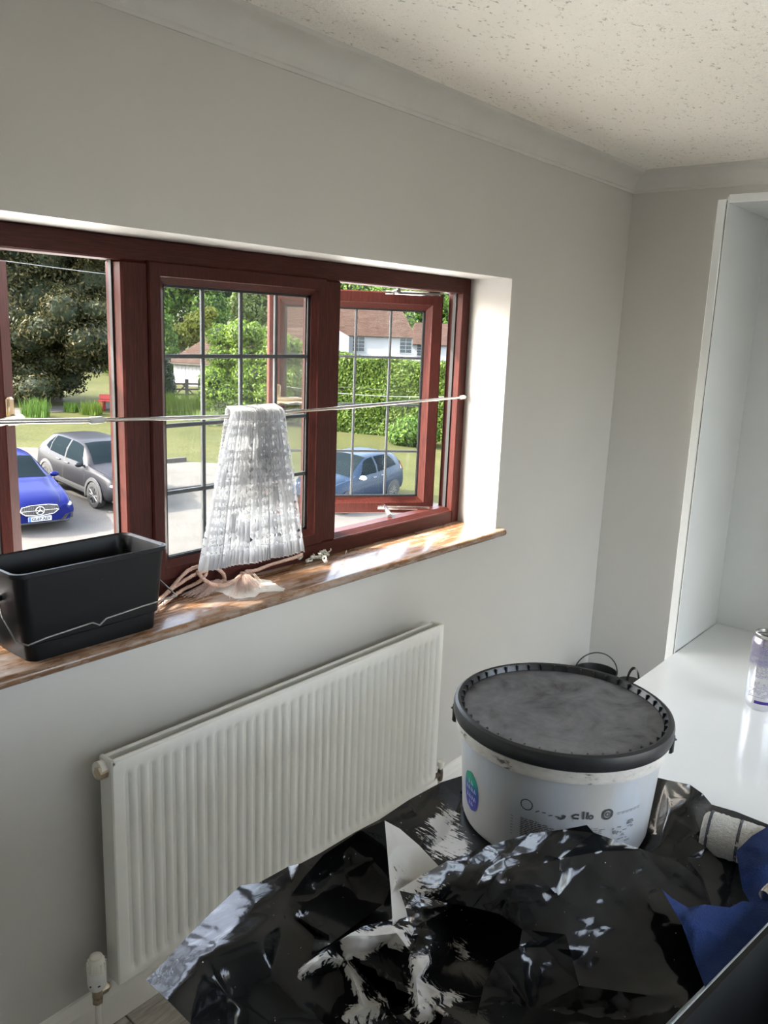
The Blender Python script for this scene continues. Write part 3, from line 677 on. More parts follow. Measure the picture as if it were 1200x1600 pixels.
# ================================================================== PAIL
LC = np.array([-2.531, -1.109, 1.0055]); LR = .170
pail = thing('paint_pail', 'white plastic paint pail with a dusty black lid on the black sheeting', 'bucket', tuple(LC))
b = MB(); b.lathe([(0, .0), (.140, .0), (.1445, .003), (.147, .010), (.1588, .172)], 64); b.obj('pail_body', M['pail'], pail, smooth=40)
b = MB(); b.lathe([(.157, .147), (.1645, .149), (.1655, .152), (.1665, .171), (.160, .173)], 64); b.obj('collar_band', M['drip'], pail, smooth=40)
b = MB(); b.lathe([(.160, .1685), (.1670, .1685), (.1695, .1705), (.1708, .175), (.1708, .185), (.1690, .1915), (.1645, .1942), (.1605, .1930), (.1590, .190)], 72)
b.obj('lid_rim', M['lidrim'], pail, smooth=40)
b = MB(); b.lathe([(.1592, .191), (.1570, .186), (.1560, .1838), (.150, .1832)], 72)
for k in range(44):
    w_ = 2*math.pi*k/44; nb = len(b.v); b.box(.1545, .1596, -.0011, .0011, .1835, .1925); c, s_ = math.cos(w_), math.sin(w_)
    for q in range(nb, len(b.v)): X, Y, Z = b.v[q]; b.v[q] = (X*c-Y*s_, X*s_+Y*c, Z)
b.obj('lid_ribs', M['lidrim'], pail, smooth=40)
b = MB(); b.lathe([(.1560, .1836), (.130, .1838), (.128, .1832), (.04, .1834), (.038, .1824), (0, .1824)], 72); b.obj('lid_disc', M['lid'], pail, smooth=40)
FA = math.atan2(CAM[1]-LC[1], CAM[0]-LC[0])
def prad(z): return .147+(.1582-.147)*(z-.010)/.156
def ppatch(a0, a1, z0, z1, off=.0006, n=8, mask=None):
    rows = []
    for i in range(n+1):
        z = z0+(z1-z0)*i/n; rows.append([((prad(z)+off)*math.cos(FA+math.radians(a0+(a1-a0)*j/n)), (prad(z)+off)*math.sin(FA+math.radians(a0+(a1-a0)*j/n)), z) for j in range(n+1)])
    return rows
def pline(pts, w_, off=.0008):   # a printed stroke given as (angle deg, z) points
    b = MB(); out = []
    for i in range(len(pts)):
        a, z = pts[i]; a0, z0 = pts[max(i-1, 0)]; a1, z1 = pts[min(i+1, len(pts)-1)]
        da, dz = (a1-a0)*math.radians(1)*.15, z1-z0; l = math.hypot(da, dz) or 1; nx, nz = -dz/l*w_/2, da/l*w_/2
        out.append([(a+math.degrees(nx/.15), z+nz), (a-math.degrees(nx/.15), z-nz)])
    b.grid([[((prad(z)+off)*math.cos(FA+math.radians(a)), (prad(z)+off)*math.sin(FA+math.radians(a)), z) for a, z in r] for r in out]); return b
ink = plain('faded_black_print', (.075, .075, .08), .5, var=.4, scale=120); inkg = plain('faded_grey_print', (.20, .20, .21), .5, var=.4, scale=120)
pr = MB()
def addp(m_, o_): m_.add(o_.v, o_.f)
rg = random.Random(9)
def ringp(m_, a, z, r, w_): addp(m_, pline([(a+math.degrees(r/.15)*math.cos(t*math.pi/6), z+r*math.sin(t*math.pi/6)) for t in range(13)], w_))
ringp(pr, -14, .098, .0085, .0018); ringp(pr, 30, .094, .0075, .0035); ringp(pr, 30, .094, .003, .002)
addp(pr, pline([(3, .088), (4.5, .0865), (6, .0885), (6.5, .093)], .004)); addp(pr, pline([(11.5, .0895), (10.5, .0925), (12, .0955), (14, .095)], .003)); addp(pr, pline([(11, .0895), (14, .089)], .003))
addp(pr, pline([(16.2, .101), (16.4, .088)], .003)); addp(pr, pline([(18.5, .100), (18.6, .088)], .003)); ringp(pr, 20.5, .0915, .003, .0026)
for i in range(5): addp(pr, pline([(-9+i*3.5, .090+.002*math.sin(i*2)), (-7+i*3.5, .091+.002*math.cos(i))], .0016))
pr.obj('printed_mark', ink, pail)['kind'] = 'stuff'
pr = MB()
for i in range(13):
    z = .0735-i*.0030; a0 = -17; a1 = a0+rg.uniform(14, 25)-(9 if i < 2 else 0)
    a = a0
    while a < a1:
        w_ = rg.uniform(1.2, 3.4); addp(pr, pline([(a, z), (min(a+w_, a1), z)], .0014)); a += w_+.5
pr.obj('printed_text', ink, pail)['kind'] = 'stuff'
pr = MB()
for i in range(9):
    z = .072-i*.0032; a = 11
    while a < 27:
        w_ = rg.uniform(1.5, 4); addp(pr, pline([(a, z), (a+w_, z)], .0010)); a += w_+rg.uniform(.5, 2)
for i in range(26): a = rg.uniform(33, 48); z = rg.uniform(.040, .074); addp(pr, pline([(a, z), (a+rg.uniform(1, 4), z+rg.uniform(-.001, .001))], rg.uniform(.001, .0028)))
for i in range(7): z = .072-i*.005; addp(pr, pline([(-23, z), (-21.5, z)], .0012))
for i in range(6): a = 36+i*3; addp(pr, pline([(a, .093), (a+2.3, .093)], .0008)); addp(pr, pline([(a, .0905), (a+2, .0905)], .0008))
pr.obj('printed_text', inkg, pail)['kind'] = 'stuff'
# logo at the side: green to blue rounded shield with white slanting lettering
def m_logo():
    m, nt, b = newmat('green_blue_label'); tc = N(nt, 'TexCoord'); sp = N(nt, 'SeparateXYZ'); L(nt, tc.outputs['Object'], sp.inputs[0])
    mr = N(nt, 'MapRange'); setin(mr, From_Min=.035, From_Max=.098); L(nt, sp.outputs[2], mr.inputs[0]); r = ramp(nt, mr.outputs[0], [(.35, (.05, .05, .30)), (.62, (.03, .10, .28)), (.80, (.02, .30, .18))]); L(nt, r.outputs[0], b.inputs['Base Color']); setin(b, Roughness=.35); return m
lg = MB(); rows = []
for i in range(17):
    t = i/16; z = .034+.066*t; wd = 8.5*math.sqrt(max(0, 1-(2*t-1)**2))**.8; rows.append([((prad(z)+.0006)*math.cos(FA+math.radians(-56+wd*s_)), (prad(z)+.0006)*math.sin(FA+math.radians(-56+wd*s_)), z) for s_ in (-1, -.5, 0, .5, 1)])
lg.grid(rows); lo = lg.obj('label', m_logo(), pail, smooth=80)
lt = MB()
for z, wds in ((.083, ((-58, -56.5), (-55, -53))), (.072, ((-61, -59), (-58, -56), (-54.8, -52.5), (-51.5, -50))), (.058, ((-60.5, -58.6), (-57.5, -55.6), (-54.5, -52.5), (-51.8, -50.2))), (.047, ((-58, -56), (-55, -53.4)))):
    for a0, a1 in wds: addp(lt, pline([(a0, z-.004), (a0+.4, z+.004), (a1, z-.003)], .0013, .0012))
lt.obj('label_lettering', plain('white_ink', (.8, .82, .85), .5), pail)['kind'] = 'stuff'
# bail handle ears and wire folded round the back
for sg in (-1, 1):
    a = FA+sg*math.radians(98); c, s_ = math.cos(a), math.sin(a); e = MB(); e.box(.160, .176, -.012, .012, .128, .162, .003); e.xf(Matrix.Rotation(a, 4, 'Z')); e.obj('handle_ear', M['lidrim'], pail)
b = MB(); b.tube([(.1795*math.cos(FA+math.radians(98+t*164/20)), .1795*math.sin(FA+math.radians(98+t*164/20)), .148-.02*math.sin(math.pi*t/20)) for t in range(21)], .0022, 6); b.obj('wire_handle', M['steel'], pail, smooth=60)

# ================================================================== DRINK CAN
cp = onz(1187, 1104, CZ); can = thing('drink_can', 'opened slim silver and lilac drink can on the white chest top', 'can', (cp[0], cp[1], CZ))
def m_can():
    m, nt, b = newmat('printed_can'); tc = N(nt, 'TexCoord'); sp = N(nt, 'SeparateXYZ'); L(nt, tc.outputs['Object'], sp.inputs[0])
    n = noise(nt, 26, 3, .5, stretch=(1, 1, 2.4)); r = ramp(nt, sp.outputs[2], [(.0, (.66, .66, .70)), (.098, (.70, .70, .70)), (.106, (.42, .40, .56)), (.15, (.48, .44, .58))]); 
    L(nt, mixc(nt, ramp(nt, n.outputs[0], [(.5, (0, 0, 0)), (.56, (.35, .35, .35))]).outputs[0], r.outputs[0], (.8, .8, .82)), b.inputs['Base Color']); setin(b, Roughness=.25, Metallic=.75); return m
b = MB(); b.lathe([(.020, .004), (.0255, .0), (.0285, .004), (.0325, .012), (.033, .02), (.033, .146), (.0322, .151), (.0285, .159)], 40); b.obj('can_body', m_can(), can, smooth=35)
b = MB(); b.lathe([(.0283, .158), (.0280, .161), (.0288, .165), (.0293, .167), (.0285, .1685), (.0270, .1675), (.0262, .162), (.0250, .1615), (0, .1615)], 40); b.obj('can_end', M['chrome'], can, smooth=35)
CF = math.atan2(CAM[1]-cp[1], CAM[0]-cp[0])
e = MB(); rows = [[(.001+.019+.0075*math.cos(t*math.pi/8)*k, .010*math.sin(t*math.pi/8)*k, .1622) for t in range(16)] for k in (1, .02)]; e.grid(rows, closed=True); e.xf(Matrix.Rotation(CF-.9, 4, 'Z') @ Matrix.Translation((-.008, 0, 0))); e.obj('mouth', M['blackrub'], can)
e = MB(); e.tube([(.010*math.cos(t*math.pi/6)*1.1, .006*math.sin(t*math.pi/6), .1645) for t in range(13)], .0013, 6); e.xf(Matrix.Rotation(CF-.9, 4, 'Z')); e.obj('ring_pull', M['chrome'], can, smooth=60)
def cpatch(a0, a1, z0, z1, mat, name, off=.0003):
    e = MB(); e.grid([[((.033+off)*math.cos(CF+math.radians(a0+(a1-a0)*j/10)), (.033+off)*math.sin(CF+math.radians(a0+(a1-a0)*j/10)), z) for j in range(11)] for z in (z0, z1)]); return e.obj(name, mat, can, smooth=80)
purple = plain('purple_print', (.045, .02, .22), .35); cpatch(-22, 75, .018, .0245, purple, 'printed_band')
e = MB(); rg = random.Random(3)
for i in range(34):
    z = .032+i*.0034
    if .068 < z < .075: continue
    a = -48 if i < 6 else (-26 if i > 20 else -30)
    while a < 46:
        w_ = rg.uniform(3, 9)
        if rg.random() < .72: e.grid([[((.0333)*math.cos(CF+math.radians(a+w_*j/2)), (.0333)*math.sin(CF+math.radians(a+w_*j/2)), zz) for j in range(3)] for zz in (z, z+.0013)])
        a += w_+2
e.obj('printed_text', plain('lilac_print', (.30, .28, .46), .4), can)['kind'] = 'stuff'

# ================================================================== ROLLER SLEEVE, CLOTHS, TRAY
ra = Vector(onz(1098, 1296, CZ+.0375)); rb_ = Vector(onz(1215, 1334, CZ+.0375)); ax = (rb_-ra).normalized(); RC0, RAX = ra, ax
rol = thing('paint_roller', 'white fluffy paint roller sleeve with thin grey stripes on the sheeting', 'paint roller', tuple(ra))
Q = ax.to_track_quat('X', 'Z').to_matrix().to_4x4(); RL = .23
def m_pile(name, c, sc_=220): 
    m, nt, b = newmat(name); n = noise(nt, sc_, 4, .7); r = ramp(nt, n.outputs[0], [(.3, tuple(v*.85 for v in c)), (.6, c)]); L(nt, r.outputs[0], b.inputs['Base Color']); setin(b, Roughness=.95); bump(nt, b, n.outputs[0], 1., .006); return m
def pile_lathe(x0, x1, r, seed, ends=True):
    rg = np.random.default_rng(seed); n = 40; k = max(3, int((x1-x0)/.004)); prof = [(0, x0)] if ends else []
    rows = []
    for i in range(k+1):
        t = i/k; rr = r*(1 if not ends else min(1, .80+.2*math.sqrt(min(1, t*k/3)), .80+.2*math.sqrt(min(1, (1-t)*k/3))))
        rows.append([(x0+(x1-x0)*t, (rr+rg.uniform(-.0012, .0012))*math.cos(2*math.pi*j/n), (rr+rg.uniform(-.0012, .0012))*math.sin(2*math.pi*j/n)) for j in range(n)])
    b = MB(); b.grid(rows, closed=True); b.f.append(tuple(range(n))); b.f.append(tuple(range(len(b.v)-n, len(b.v)))); b.mi += [0, 0]; return b
b = pile_lathe(0, RL, .031, 1); b.xf(Q); b.obj('sleeve', m_pile('white_pile', (.95, .93, .88)), rol, smooth=60, fixn=True)
for x in (.010, .052, .094, .136, .178):
    b = pile_lathe(x-.0020, x+.0020, .0316, int(x*1e4), False); b.xf(Q); b.obj('stripe', m_pile('grey_pile_stripe', (.14, .15, .18)), rol, smooth=60, fixn=True)
b = MB(); b.tube([Q @ Vector((RL-.01, 0, 0)), Q @ Vector((RL+.03, 0, 0)), Q @ Vector((RL+.035, -.06, -.020)), Q @ Vector((RL-.06, -.10, -.026))], .0035, 8); b.obj('wire_frame', M['chrome'], rol, smooth=60)

def px_sheet(name, bnd, inner, mat, parent, lv=3, crump=.004, smooth_it=1, seed=0, fr=1., layer=0, film=True):
    """film or cloth patch: control points (px, py, z[, paint]) on known heights; triangulated, subdivided and crumpled"""
    pts = [tuple(p)+(0,)*(4-len(p)) for p in bnd+inner]; nb = len(bnd)
    vs, ed, fc, ov, oe, of = delaunay_2d_cdt([Vector(p[:2]) for p in pts], [(i, (i+1) % nb) for i in range(nb)], [], 1, 1e-4)
    A = np.array([list(pts[o[0]]) if o else [v.x, v.y, 1.0, 0] for v, o in zip(vs, ov)], float); T = [tuple(f) for f in fc]
    for l in range(lv):
        mid = {}; A = list(map(list, A)); NT = []
        def mp(a, c):
            k = (min(a, c), max(a, c))
            if k not in mid: mid[k] = len(A); A.append([(A[a][q]+A[c][q])/2 for q in range(4)])
            return mid[k]
        for a, c, e in T:
            p, q, r = mp(a, c), mp(c, e), mp(e, a); NT += [(a, p, r), (p, c, q), (r, q, e), (p, q, r)]
        T = NT; A = np.array(A)
        for _ in range(smooth_it):
            acc = np.zeros_like(A); cnt = np.zeros(len(A)); ecount = {}
            for t in T:
                for a, c in ((t[0], t[1]), (t[1], t[2]), (t[2], t[0])):
                    acc[a] += A[c]; acc[c] += A[a]; cnt[a] += 1; cnt[c] += 1; k = (min(a, c), max(a, c)); ecount[k] = ecount.get(k, 0)+1
            bd = np.zeros(len(A), bool)
            for (a, c), n_ in ecount.items():
                if n_ == 1: bd[a] = bd[c] = True
            S_ = acc/np.maximum(cnt, 1)[:, None]; A[~bd, 2] = A[~bd, 2]*.55+S_[~bd, 2]*.45
    # crumple: sum of folded random plane waves (sharp creases)
    rg = np.random.default_rng(seed); x, y = A[:, 0]/1000*fr, A[:, 1]/1000*fr; cz = np.zeros(len(A))
    for fq, am in ((7, 1.), (13, .6), (26, .3)):
        for _ in range(3):
            th_ = rg.uniform(0, math.pi); ph = rg.uniform(0, 1); w_ = (x*math.cos(th_)+y*math.sin(th_)*1.5)*fq+ph+.35*np.sin(6*(x*math.sin(th_)-y*math.cos(th_))*fq*.4+ph*9)
            cz += am*np.abs(((w_ % 1)-.5))*2*rg.choice([-1, 1])
    A[:, 2] += crump*cz*.5
    for q in range(len(A)):
        px_, py_ = A[q, 0], A[q, 1]; d = ray(px_, py_); lay = CZ+.0035+layer*.0012
        P_ = onz(px_, py_, A[q, 2])
        if P_[2] < lay and P_[0] > CX0-.010 and CY0-.010 < P_[1] < CY1+.010:     # would be inside the chest: rest on its top or hang down its face
            t = max((lay-CAM[2])/d[2], (CX0-.010-CAM[0])/d[0] if d[0] > 0 else 0, (CY0-.010-CAM[1])/d[1] if d[1] > 0 else 0); A[q, 2] = (CAM+d*t)[2]
        if film:
            for _ in range(3):
                P_ = onz(px_, py_, A[q, 2]); rr = math.hypot(P_[0]-LC[0], P_[1]-LC[1])
                if rr < .152 and P_[2] > lay: A[q, 2] = lay                           # under the pail
                w_ = Vector(P_)-RC0; al = w_.dot(RAX); rad = (w_-RAX*al).length
                if -.004 < al < .235 and rad < .0335: A[q, 2] = lay                    # under the roller sleeve
        else:
            w_ = Vector(P_)-RC0; al = w_.dot(RAX); k = 0
            while -.012 < al < .243 and (w_-RAX*al).length < .0375 and k < 60:         # cloth lies over the roller sleeve
                A[q, 2] += .001; P_ = onz(px_, py_, A[q, 2]); w_ = Vector(P_)-RC0; al = w_.dot(RAX); k += 1
    V = [tuple(onz(p[0], p[1], p[2])) for p in A]
    b = MB(); b.add(V, T); b.f = [f if True else f for f in b.f]
    me = b.mesh(name, mat, smooth=28 if crump > .002 else 60); at = me.attributes.new('paint', 'FLOAT', 'POINT'); at.data.foreach_set('value', A[:, 3].astype(float))
    o = link(name, me); 
    if parent is not None: o.parent = parent; o.matrix_parent_inverse = Matrix.Translation(parent.location).inverted()
    return o
sh = thing('plastic_dust_sheet', 'crumpled black polythene dust sheet spattered with white paint over the chest', 'dust sheet', (-2.8, -1.15, 1.0))
Z1 = 1.003
PA = onz(375, 1384, 1.004); PN = np.array([-.15, .19, .97])
def zp(px, py, dz=0.):   # height of the stiff overhanging corner panel, nearly level
    d = ray(px, py); t = ((PA-CAM) @ PN)/(d @ PN); return float((CAM+d*t)[2])+dz
px_sheet('main_layer', [(735, 1208, 1.022), (690, 1222, 1.025), (640, 1249, 1.022), (592, 1281, 1.02), (555, 1300, 1.025), (500, 1333, 1.02), (470, 1349, 1.025), (452, 1353, 1.014), (405, 1379, 1.008), (375, 1384, 1.004), (330, 1426, zp(330, 1426, 0)), (290, 1466, zp(290, 1466, 0)), (250, 1510, zp(250, 1510, 0)), (228, 1531, zp(228, 1531, 0)), (262, 1563, zp(262, 1563)), (300, 1602, zp(300, 1602, -.02)), (360, 1680, .86), (430, 1760, .80), (560, 1800, .80), (660, 1700, .9), (700, 1560, Z1), (1000, 1400, Z1), (1010, 1300, Z1), (1000, 1215, Z1), (900, 1150, Z1), (820, 1165, Z1)],
    [(455, 1388, 1.010), (447, 1440, .998), (428, 1530, .965), (418, 1600, .93), (340, 1470, zp(340, 1470)), (412, 1402, zp(412, 1402)), (390, 1430, zp(390, 1430)), (310, 1525, zp(310, 1525)), (360, 1560, .946), (275, 1522, zp(275, 1522)), (300, 1490, zp(300, 1490, 0)), (372, 1420, zp(372, 1420, 0)), (405, 1470, zp(405, 1470)), (330, 1500, zp(330, 1500)), (560, 1400, Z1), (600, 1340, Z1, .0), (655, 1275, 1.012, .25), (690, 1275, 1.008, .75), (668, 1300, 1.014, .70), (700, 1312, 1.004, .85), (640, 1262, 1.022, .15), (720, 1250, Z1, .25), (715, 1330, 1.005, .8), (740, 1340, Z1, .5), (650, 1335, 1.005, .3), (620, 1288, 1.012, .2), (760, 1250, Z1), (860, 1250, Z1), (960, 1260, Z1), (700, 1450, Z1), (500, 1480, .99), (480, 1580, .95), (560, 1640, .9)], M['sheet'], sh, 4, .0014, 1, 1, layer=0)
px_sheet('raised_fold', [(601, 1282, 1.11), (560, 1299, 1.085), (505, 1336, 1.055), (474, 1372, 1.030), (454, 1400, 1.008), (443, 1452, .985), (438, 1510, .955), (480, 1496, .975), (520, 1472, 1.005), (560, 1442, 1.006), (598, 1413, 1.010), (613, 1430, 1.010), (611, 1380, 1.030), (606, 1330, 1.070)],
    [(540, 1360, 1.018), (500, 1400, 1.004), (560, 1400, 1.005), (480, 1450, .985), (580, 1340, 1.042), (545, 1325, 1.045), (520, 1370, 1.012)], M['sheet'], sh, 3, .0010, 1, 2, layer=3)
px_sheet('painted_flap', [(601, 1282, 1.111, 1), (625, 1295, 1.102, 1), (655, 1321, 1.085, 1), (690, 1358, 1.06, 1), (652, 1378, 1.06, .8), (624, 1391, 1.06, .8), (634, 1420, 1.05, .8), (640, 1446, 1.04, .7), (614, 1453, 1.042, .8), (611, 1400, 1.066, 1), (606, 1340, 1.091, 1)],
    [(635, 1340, 1.085, .95), (620, 1320, 1.097, .95), (622, 1370, 1.075, .68)], M['sheet'], sh, 3, .0006, 1, 3, layer=4)
QA = onz(790, 1345, 1.118); QN = np.array([-.22, .34, .915])
def zq(px, py):   # the hump's upper facet leans back towards the window
    d = ray(px, py); t = ((QA-CAM) @ QN)/(d @ QN); return float((CAM+d*t)[2])
px_sheet('front_hump', [(622, 1391, 1.07, .85), (660, 1367, zq(660, 1367), .55), (700, 1345, zq(700, 1345), .2), (760, 1322, zq(760, 1322)), (830, 1302, zq(830, 1302)), (880, 1296, 1.155), (917, 1289, 1.162), (928, 1301, 1.15), (962, 1313, 1.13), (1005, 1328, 1.11), (1060, 1347, 1.10), (1092, 1372, 1.09), (1112, 1420, 1.07), (1140, 1497, 1.045), (1099, 1541, 1.04), (1046, 1594, 1.035), (985, 1656, 1.02), (930, 1780, .95), (860, 1790, .9), (760, 1780, .88), (690, 1700, .92), (742, 1600, 1.0), (756, 1540, 1.02), (776, 1500, 1.045), (811, 1481, 1.06), (816, 1452, 1.072), (780, 1428, 1.075), (740, 1418, 1.072), (690, 1409, 1.06, .4), (650, 1397, 1.066, .7)],
    [(875, 1342, 1.125), (872, 1400, 1.10), (884, 1460, 1.075), (905, 1540, 1.03), (962, 1400, 1.088), (1020, 1450, 1.065), (805, 1385, zq(805, 1385)), (760, 1358, zq(760, 1358)), (722, 1372, zq(722, 1372), .15), (690, 1385, 1.09, .6), (840, 1330, zq(840, 1330)), (790, 1340, zq(790, 1340)), (940, 1330, 1.125), (1045, 1375, 1.088, .1), (850, 1480, 1.06), (830, 1580, 1.0), (960, 1600, 1.0), (1050, 1560, 1.038), (740, 1388, 1.092, .2), (730, 1345, zq(730, 1345)), (770, 1378, zq(770, 1378)), (828, 1355, zq(828, 1355))], M['sheet'], sh, 4, .0035, 1, 4, layer=6)
px_sheet('crumpled_front', [(640, 1392, 1.045, .6), (720, 1404, 1.055, .4), (818, 1440, 1.055), (818, 1492, 1.04), (775, 1560, 1.01), (748, 1640, .97), (705, 1770, .88), (520, 1790, .83), (430, 1680, .84), (424, 1600, .88), (436, 1552, .93, .4), (455, 1520, .965, .5), (520, 1474, 1.018, .3), (565, 1448, 1.04, .4), (612, 1436, 1.052, .5)],
    [(545, 1462, 1.04, 1.), (585, 1462, 1.045, 1.), (620, 1458, 1.05, .9), (505, 1494, 1.018, .9), (470, 1522, .98, .7), (540, 1500, 1.0, .75), (600, 1480, 1.01, .7), (520, 1535, .945), (600, 1510, .965, .1), (640, 1485, 1.04, .55), (650, 1530, 1.03, .8), (625, 1560, .97, .4), (676, 1470, 1.05, .25), (668, 1500, 1.045, .75), (690, 1515, .99), (700, 1560, 1.015, .65), (655, 1580, 1.01, .7), (570, 1575, .985, .75), (540, 1590, .97, .7), (600, 1590, .96, .5), (480, 1600, .90), (720, 1480, .995, .75), (745, 1500, .985, .5), (720, 1520, .985, .3), (700, 1440, 1.03), (750, 1450, 1.0), (700, 1600, .98, .5), (640, 1660, .92), (560, 1660, .9), (665, 1440, 1.05, .3), (700, 1420, 1.055, .5)], M['sheet'], sh, 4, .006, 0, 5, layer=2, fr=1.6)
px_sheet('side_layer', [(985, 1205, Z1+.001), (1040, 1218, 1.008), (1078, 1226, 1.045), (1098, 1240, 1.045), (1112, 1257, 1.02), (1150, 1268, 1.004), (1200, 1288, 1.004), (1290, 1320, 1.004), (1300, 1560, 1.004), (1150, 1500, 1.006), (1060, 1400, 1.008), (985, 1340, 1.006)],
    [(1046, 1268, 1.032, .1), (1030, 1322, 1.02, .45), (1022, 1290, 1.006, .5), (1075, 1255, 1.05), (1090, 1300, 1.02), (1060, 1340, 1.012), (1140, 1330, 1.005), (1200, 1400, 1.005)], M['sheet'], sh, 3, .0012, 1, 6, layer=1)
px_sheet('curled_edge', [(1046, 1340, 1.045), (1054, 1319, 1.058), (1080, 1309, 1.066), (1104, 1324, 1.060), (1128, 1350, 1.045), (1140, 1392, 1.02), (1150, 1440, 1.0), (1120, 1440, 1.01), (1098, 1372, 1.035), (1072, 1340, 1.05)], [(1095, 1345, 1.045)], M['sheet'], sh, 3, .001, 1, 7, layer=5)
blue = m_pile('blue_towelling', (.012, .045, .20), 400)
bt = thing('blue_cloth', 'bright blue towelling rag crumpled on the black sheeting beside the tray', 'cloth', (-2.5, -1.4, 1.03))
px_sheet('upper_fold', [(1150, 1330, 1.06), (1175, 1306, 1.075), (1205, 1288, 1.08), (1260, 1290, 1.07), (1290, 1400, 1.05), (1240, 1460, 1.05), (1190, 1440, 1.045), (1160, 1390, 1.045)], [(1190, 1345, 1.075), (1165, 1350, 1.06), (1210, 1380, 1.06), (1230, 1330, 1.085)], blue, bt, 4, .005, 1, 8, film=False)
px_sheet('lower_fold', [(1034, 1389, 1.108), (1048, 1402, 1.10), (1075, 1418, 1.09), (1100, 1413, 1.09), (1140, 1418, 1.085), (1160, 1408, 1.08), (1190, 1410, 1.075), (1214, 1420, 1.072), (1204, 1440, 1.072), (1164, 1482, 1.072), (1102, 1544, 1.072), (1085, 1500, 1.075), (1066, 1445, 1.09)], [(1090, 1450, 1.09), (1075, 1430, 1.095), (1120, 1460, 1.08), (1100, 1500, 1.072), (1160, 1445, 1.074), (1085, 1470, 1.085)], blue, bt, 4, .004, 1, 9, film=False)
# black tray with a worn pale rim
t0 = Vector(onz(1045, 1600, 1.095)); t1 = Vector(onz(1200, 1440, 1.095)); tx = (t1-t0); tx.z = 0; TL = tx.length; tx.normalize(); ty = Vector((tx.y, -tx.x, 0))
tray = thing('roller_tray', 'black plastic paint roller tray with a pale worn rim beside the blue rag', 'tray', tuple(t0-tx*.08-Vector((0, 0, .0885))))
TM = Matrix(((tx.x, ty.x, 0, 0), (tx.y, ty.y, 0, 0), (0, 0, 1, 0), (0, 0, 0, 1))); TW, TLn = .19, .40
b = MB(); rings = [rrect(.03, TLn-.03, .03, TW-.03, .02, 0), rrect(.006, TLn-.006, .006, TW-.006, .02, .0815), rrect(0, TLn, 0, TW, .022, .0835), rrect(0, TLn, 0, TW, .022, .087), rrect(.008, TLn-.008, .008, TW-.008, .018, .087), rrect(.036, TLn-.036, .036, TW-.036, .016, .006)]
b.grid(rings, closed=True); k = len(rings[0]); b.f += [tuple(range(k)), tuple(range(len(b.v)-k, len(b.v)))]; b.mi += [0, 0]; b.xf(TM); b.obj('tray_body', M['blackpl'], tray, smooth=35, fixn=True)
b = MB(); b.tube([Vector(p) for p in rrect(.001, TLn-.001, .001, TW-.001, .022, .087)]+[Vector(rrect(.001, TLn-.001, .001, TW-.001, .022, .087)[0])], .0012, 6, False); b.xf(TM); b.obj('rim_edge', plain('worn_grey_edge', (.30, .31, .31), .5, var=.3), tray, smooth=60)
# roller handle ferrule poking out behind the tray
hp = Vector(onz(1194, 1400, 1.088)); he = Vector(onz(1246, 1352, 1.095))
hnd = thing('scraper', 'chrome end of a black handled scraper poking out over the blue rag', 'scraper', tuple(hp)); dl = he-hp
MB().tube([(0, 0, 0), dl*.08, dl*.5], [.007, .008, .008], 12).obj('ferrule', M['chrome'], hnd, smooth=60); MB().tube([dl*.45, dl*.5, dl*1.6], [.010, .013, .014], 12).obj('grip', M['blackpl'], hnd, smooth=60)

# ================================================================== PAINT KETTLES IN THE CORNER
def kettle(lab, px, py, x, r, group=None, strap=False):
    p = onx(px, py, x); H = p[2]; t = thing('paint_kettle', lab, 'bucket', (p[0], p[1], 0))
    b = MB(); b.lathe([(0, 0), (r*.74, 0), (r*.78, .006), (r*.95, H-.02), (r, H-.012), (r, H), (r*.95, H), (r*.92, H-.02), (r*.76, .012), (0, .012)], 40); b.obj('pot', plain('dark_grey_plastic', (.020, .021, .022), .45, var=.3), t, smooth=40)
    q = math.atan2(ROWS[0][1], ROWS[0][0]); b = MB(); hr = r*1.03
    up = .075
    if not strap: b.tube([(hr*math.cos(math.pi*i/20), .0, H-.015+(up+.03)*math.sin(math.pi*i/20)) for i in range(21)], .003, 8)
    else:
        for i in range(1): b.grid([[(.028*math.cos(math.pi*k/16)+.01, y_, H-.005+.075*math.sin(math.pi*k/16)) for y_ in (-.008, .008)] for k in range(17)]); b.grid([[(.024*math.cos(math.pi*k/16)+.01, y_, H-.005+.069*math.sin(math.pi*k/16)) for y_ in (-.008, .008)] for k in range(17)])
    b.xf(Matrix.Rotation(q, 4, 'Z')); b.obj('handle', M['blackpl'] if strap else plain('dark_wire', (.06, .06, .06), .4, .6), t, smooth=60)
    if strap: MB().lathe([(r*.96, H-.004), (r*.9, H+.004), (0, H+.005)], 32).obj('lid', M['blackpl'], t, smooth=40)
    return t
kettle('dark grey round paint kettle with a wire handle in the room corner', 931, 1048, -.20, .098)
kettle('small black lidded pot with a strap handle in the room corner', 985, 1066, -.30, .062, strap=True)


# ================================================================== OUTSIDE
def gpt(x, y, h=0.): return (x, y, gz(y)+h)
b = MB(); b.grid([[gpt(x, y) for y in (.4, 8, 16, 30, 45, 70, 110)] for x in (-40, -10, 10, 30, 60, 110)])
struct(b.obj('ground_lawn', M['lawn']), 'mown sunlit lawn beyond the car park')
edge = [(-30, ong(20, 699)[1])]+[tuple(ong(px, py)[:2]) for px, py in ((-40, 698), (60, 700), (150, 704), (235, 712), (292, 722), (335, 724), (420, 738), (520, 756), (640, 776), (760, 806), (900, 850))]
e9 = edge[-1]; edge += [(e9[0]+14, 6.), (e9[0]+16, .4)]
b = MB(); b.add([gpt(x, y, .012) for x, y in [(-30, .4)]+edge], [tuple(range(len(edge)+1))[::-1]])
struct(b.obj('ground_car_park', M['tarmac'], fixn=True), 'pale gravelly tarmac car park')
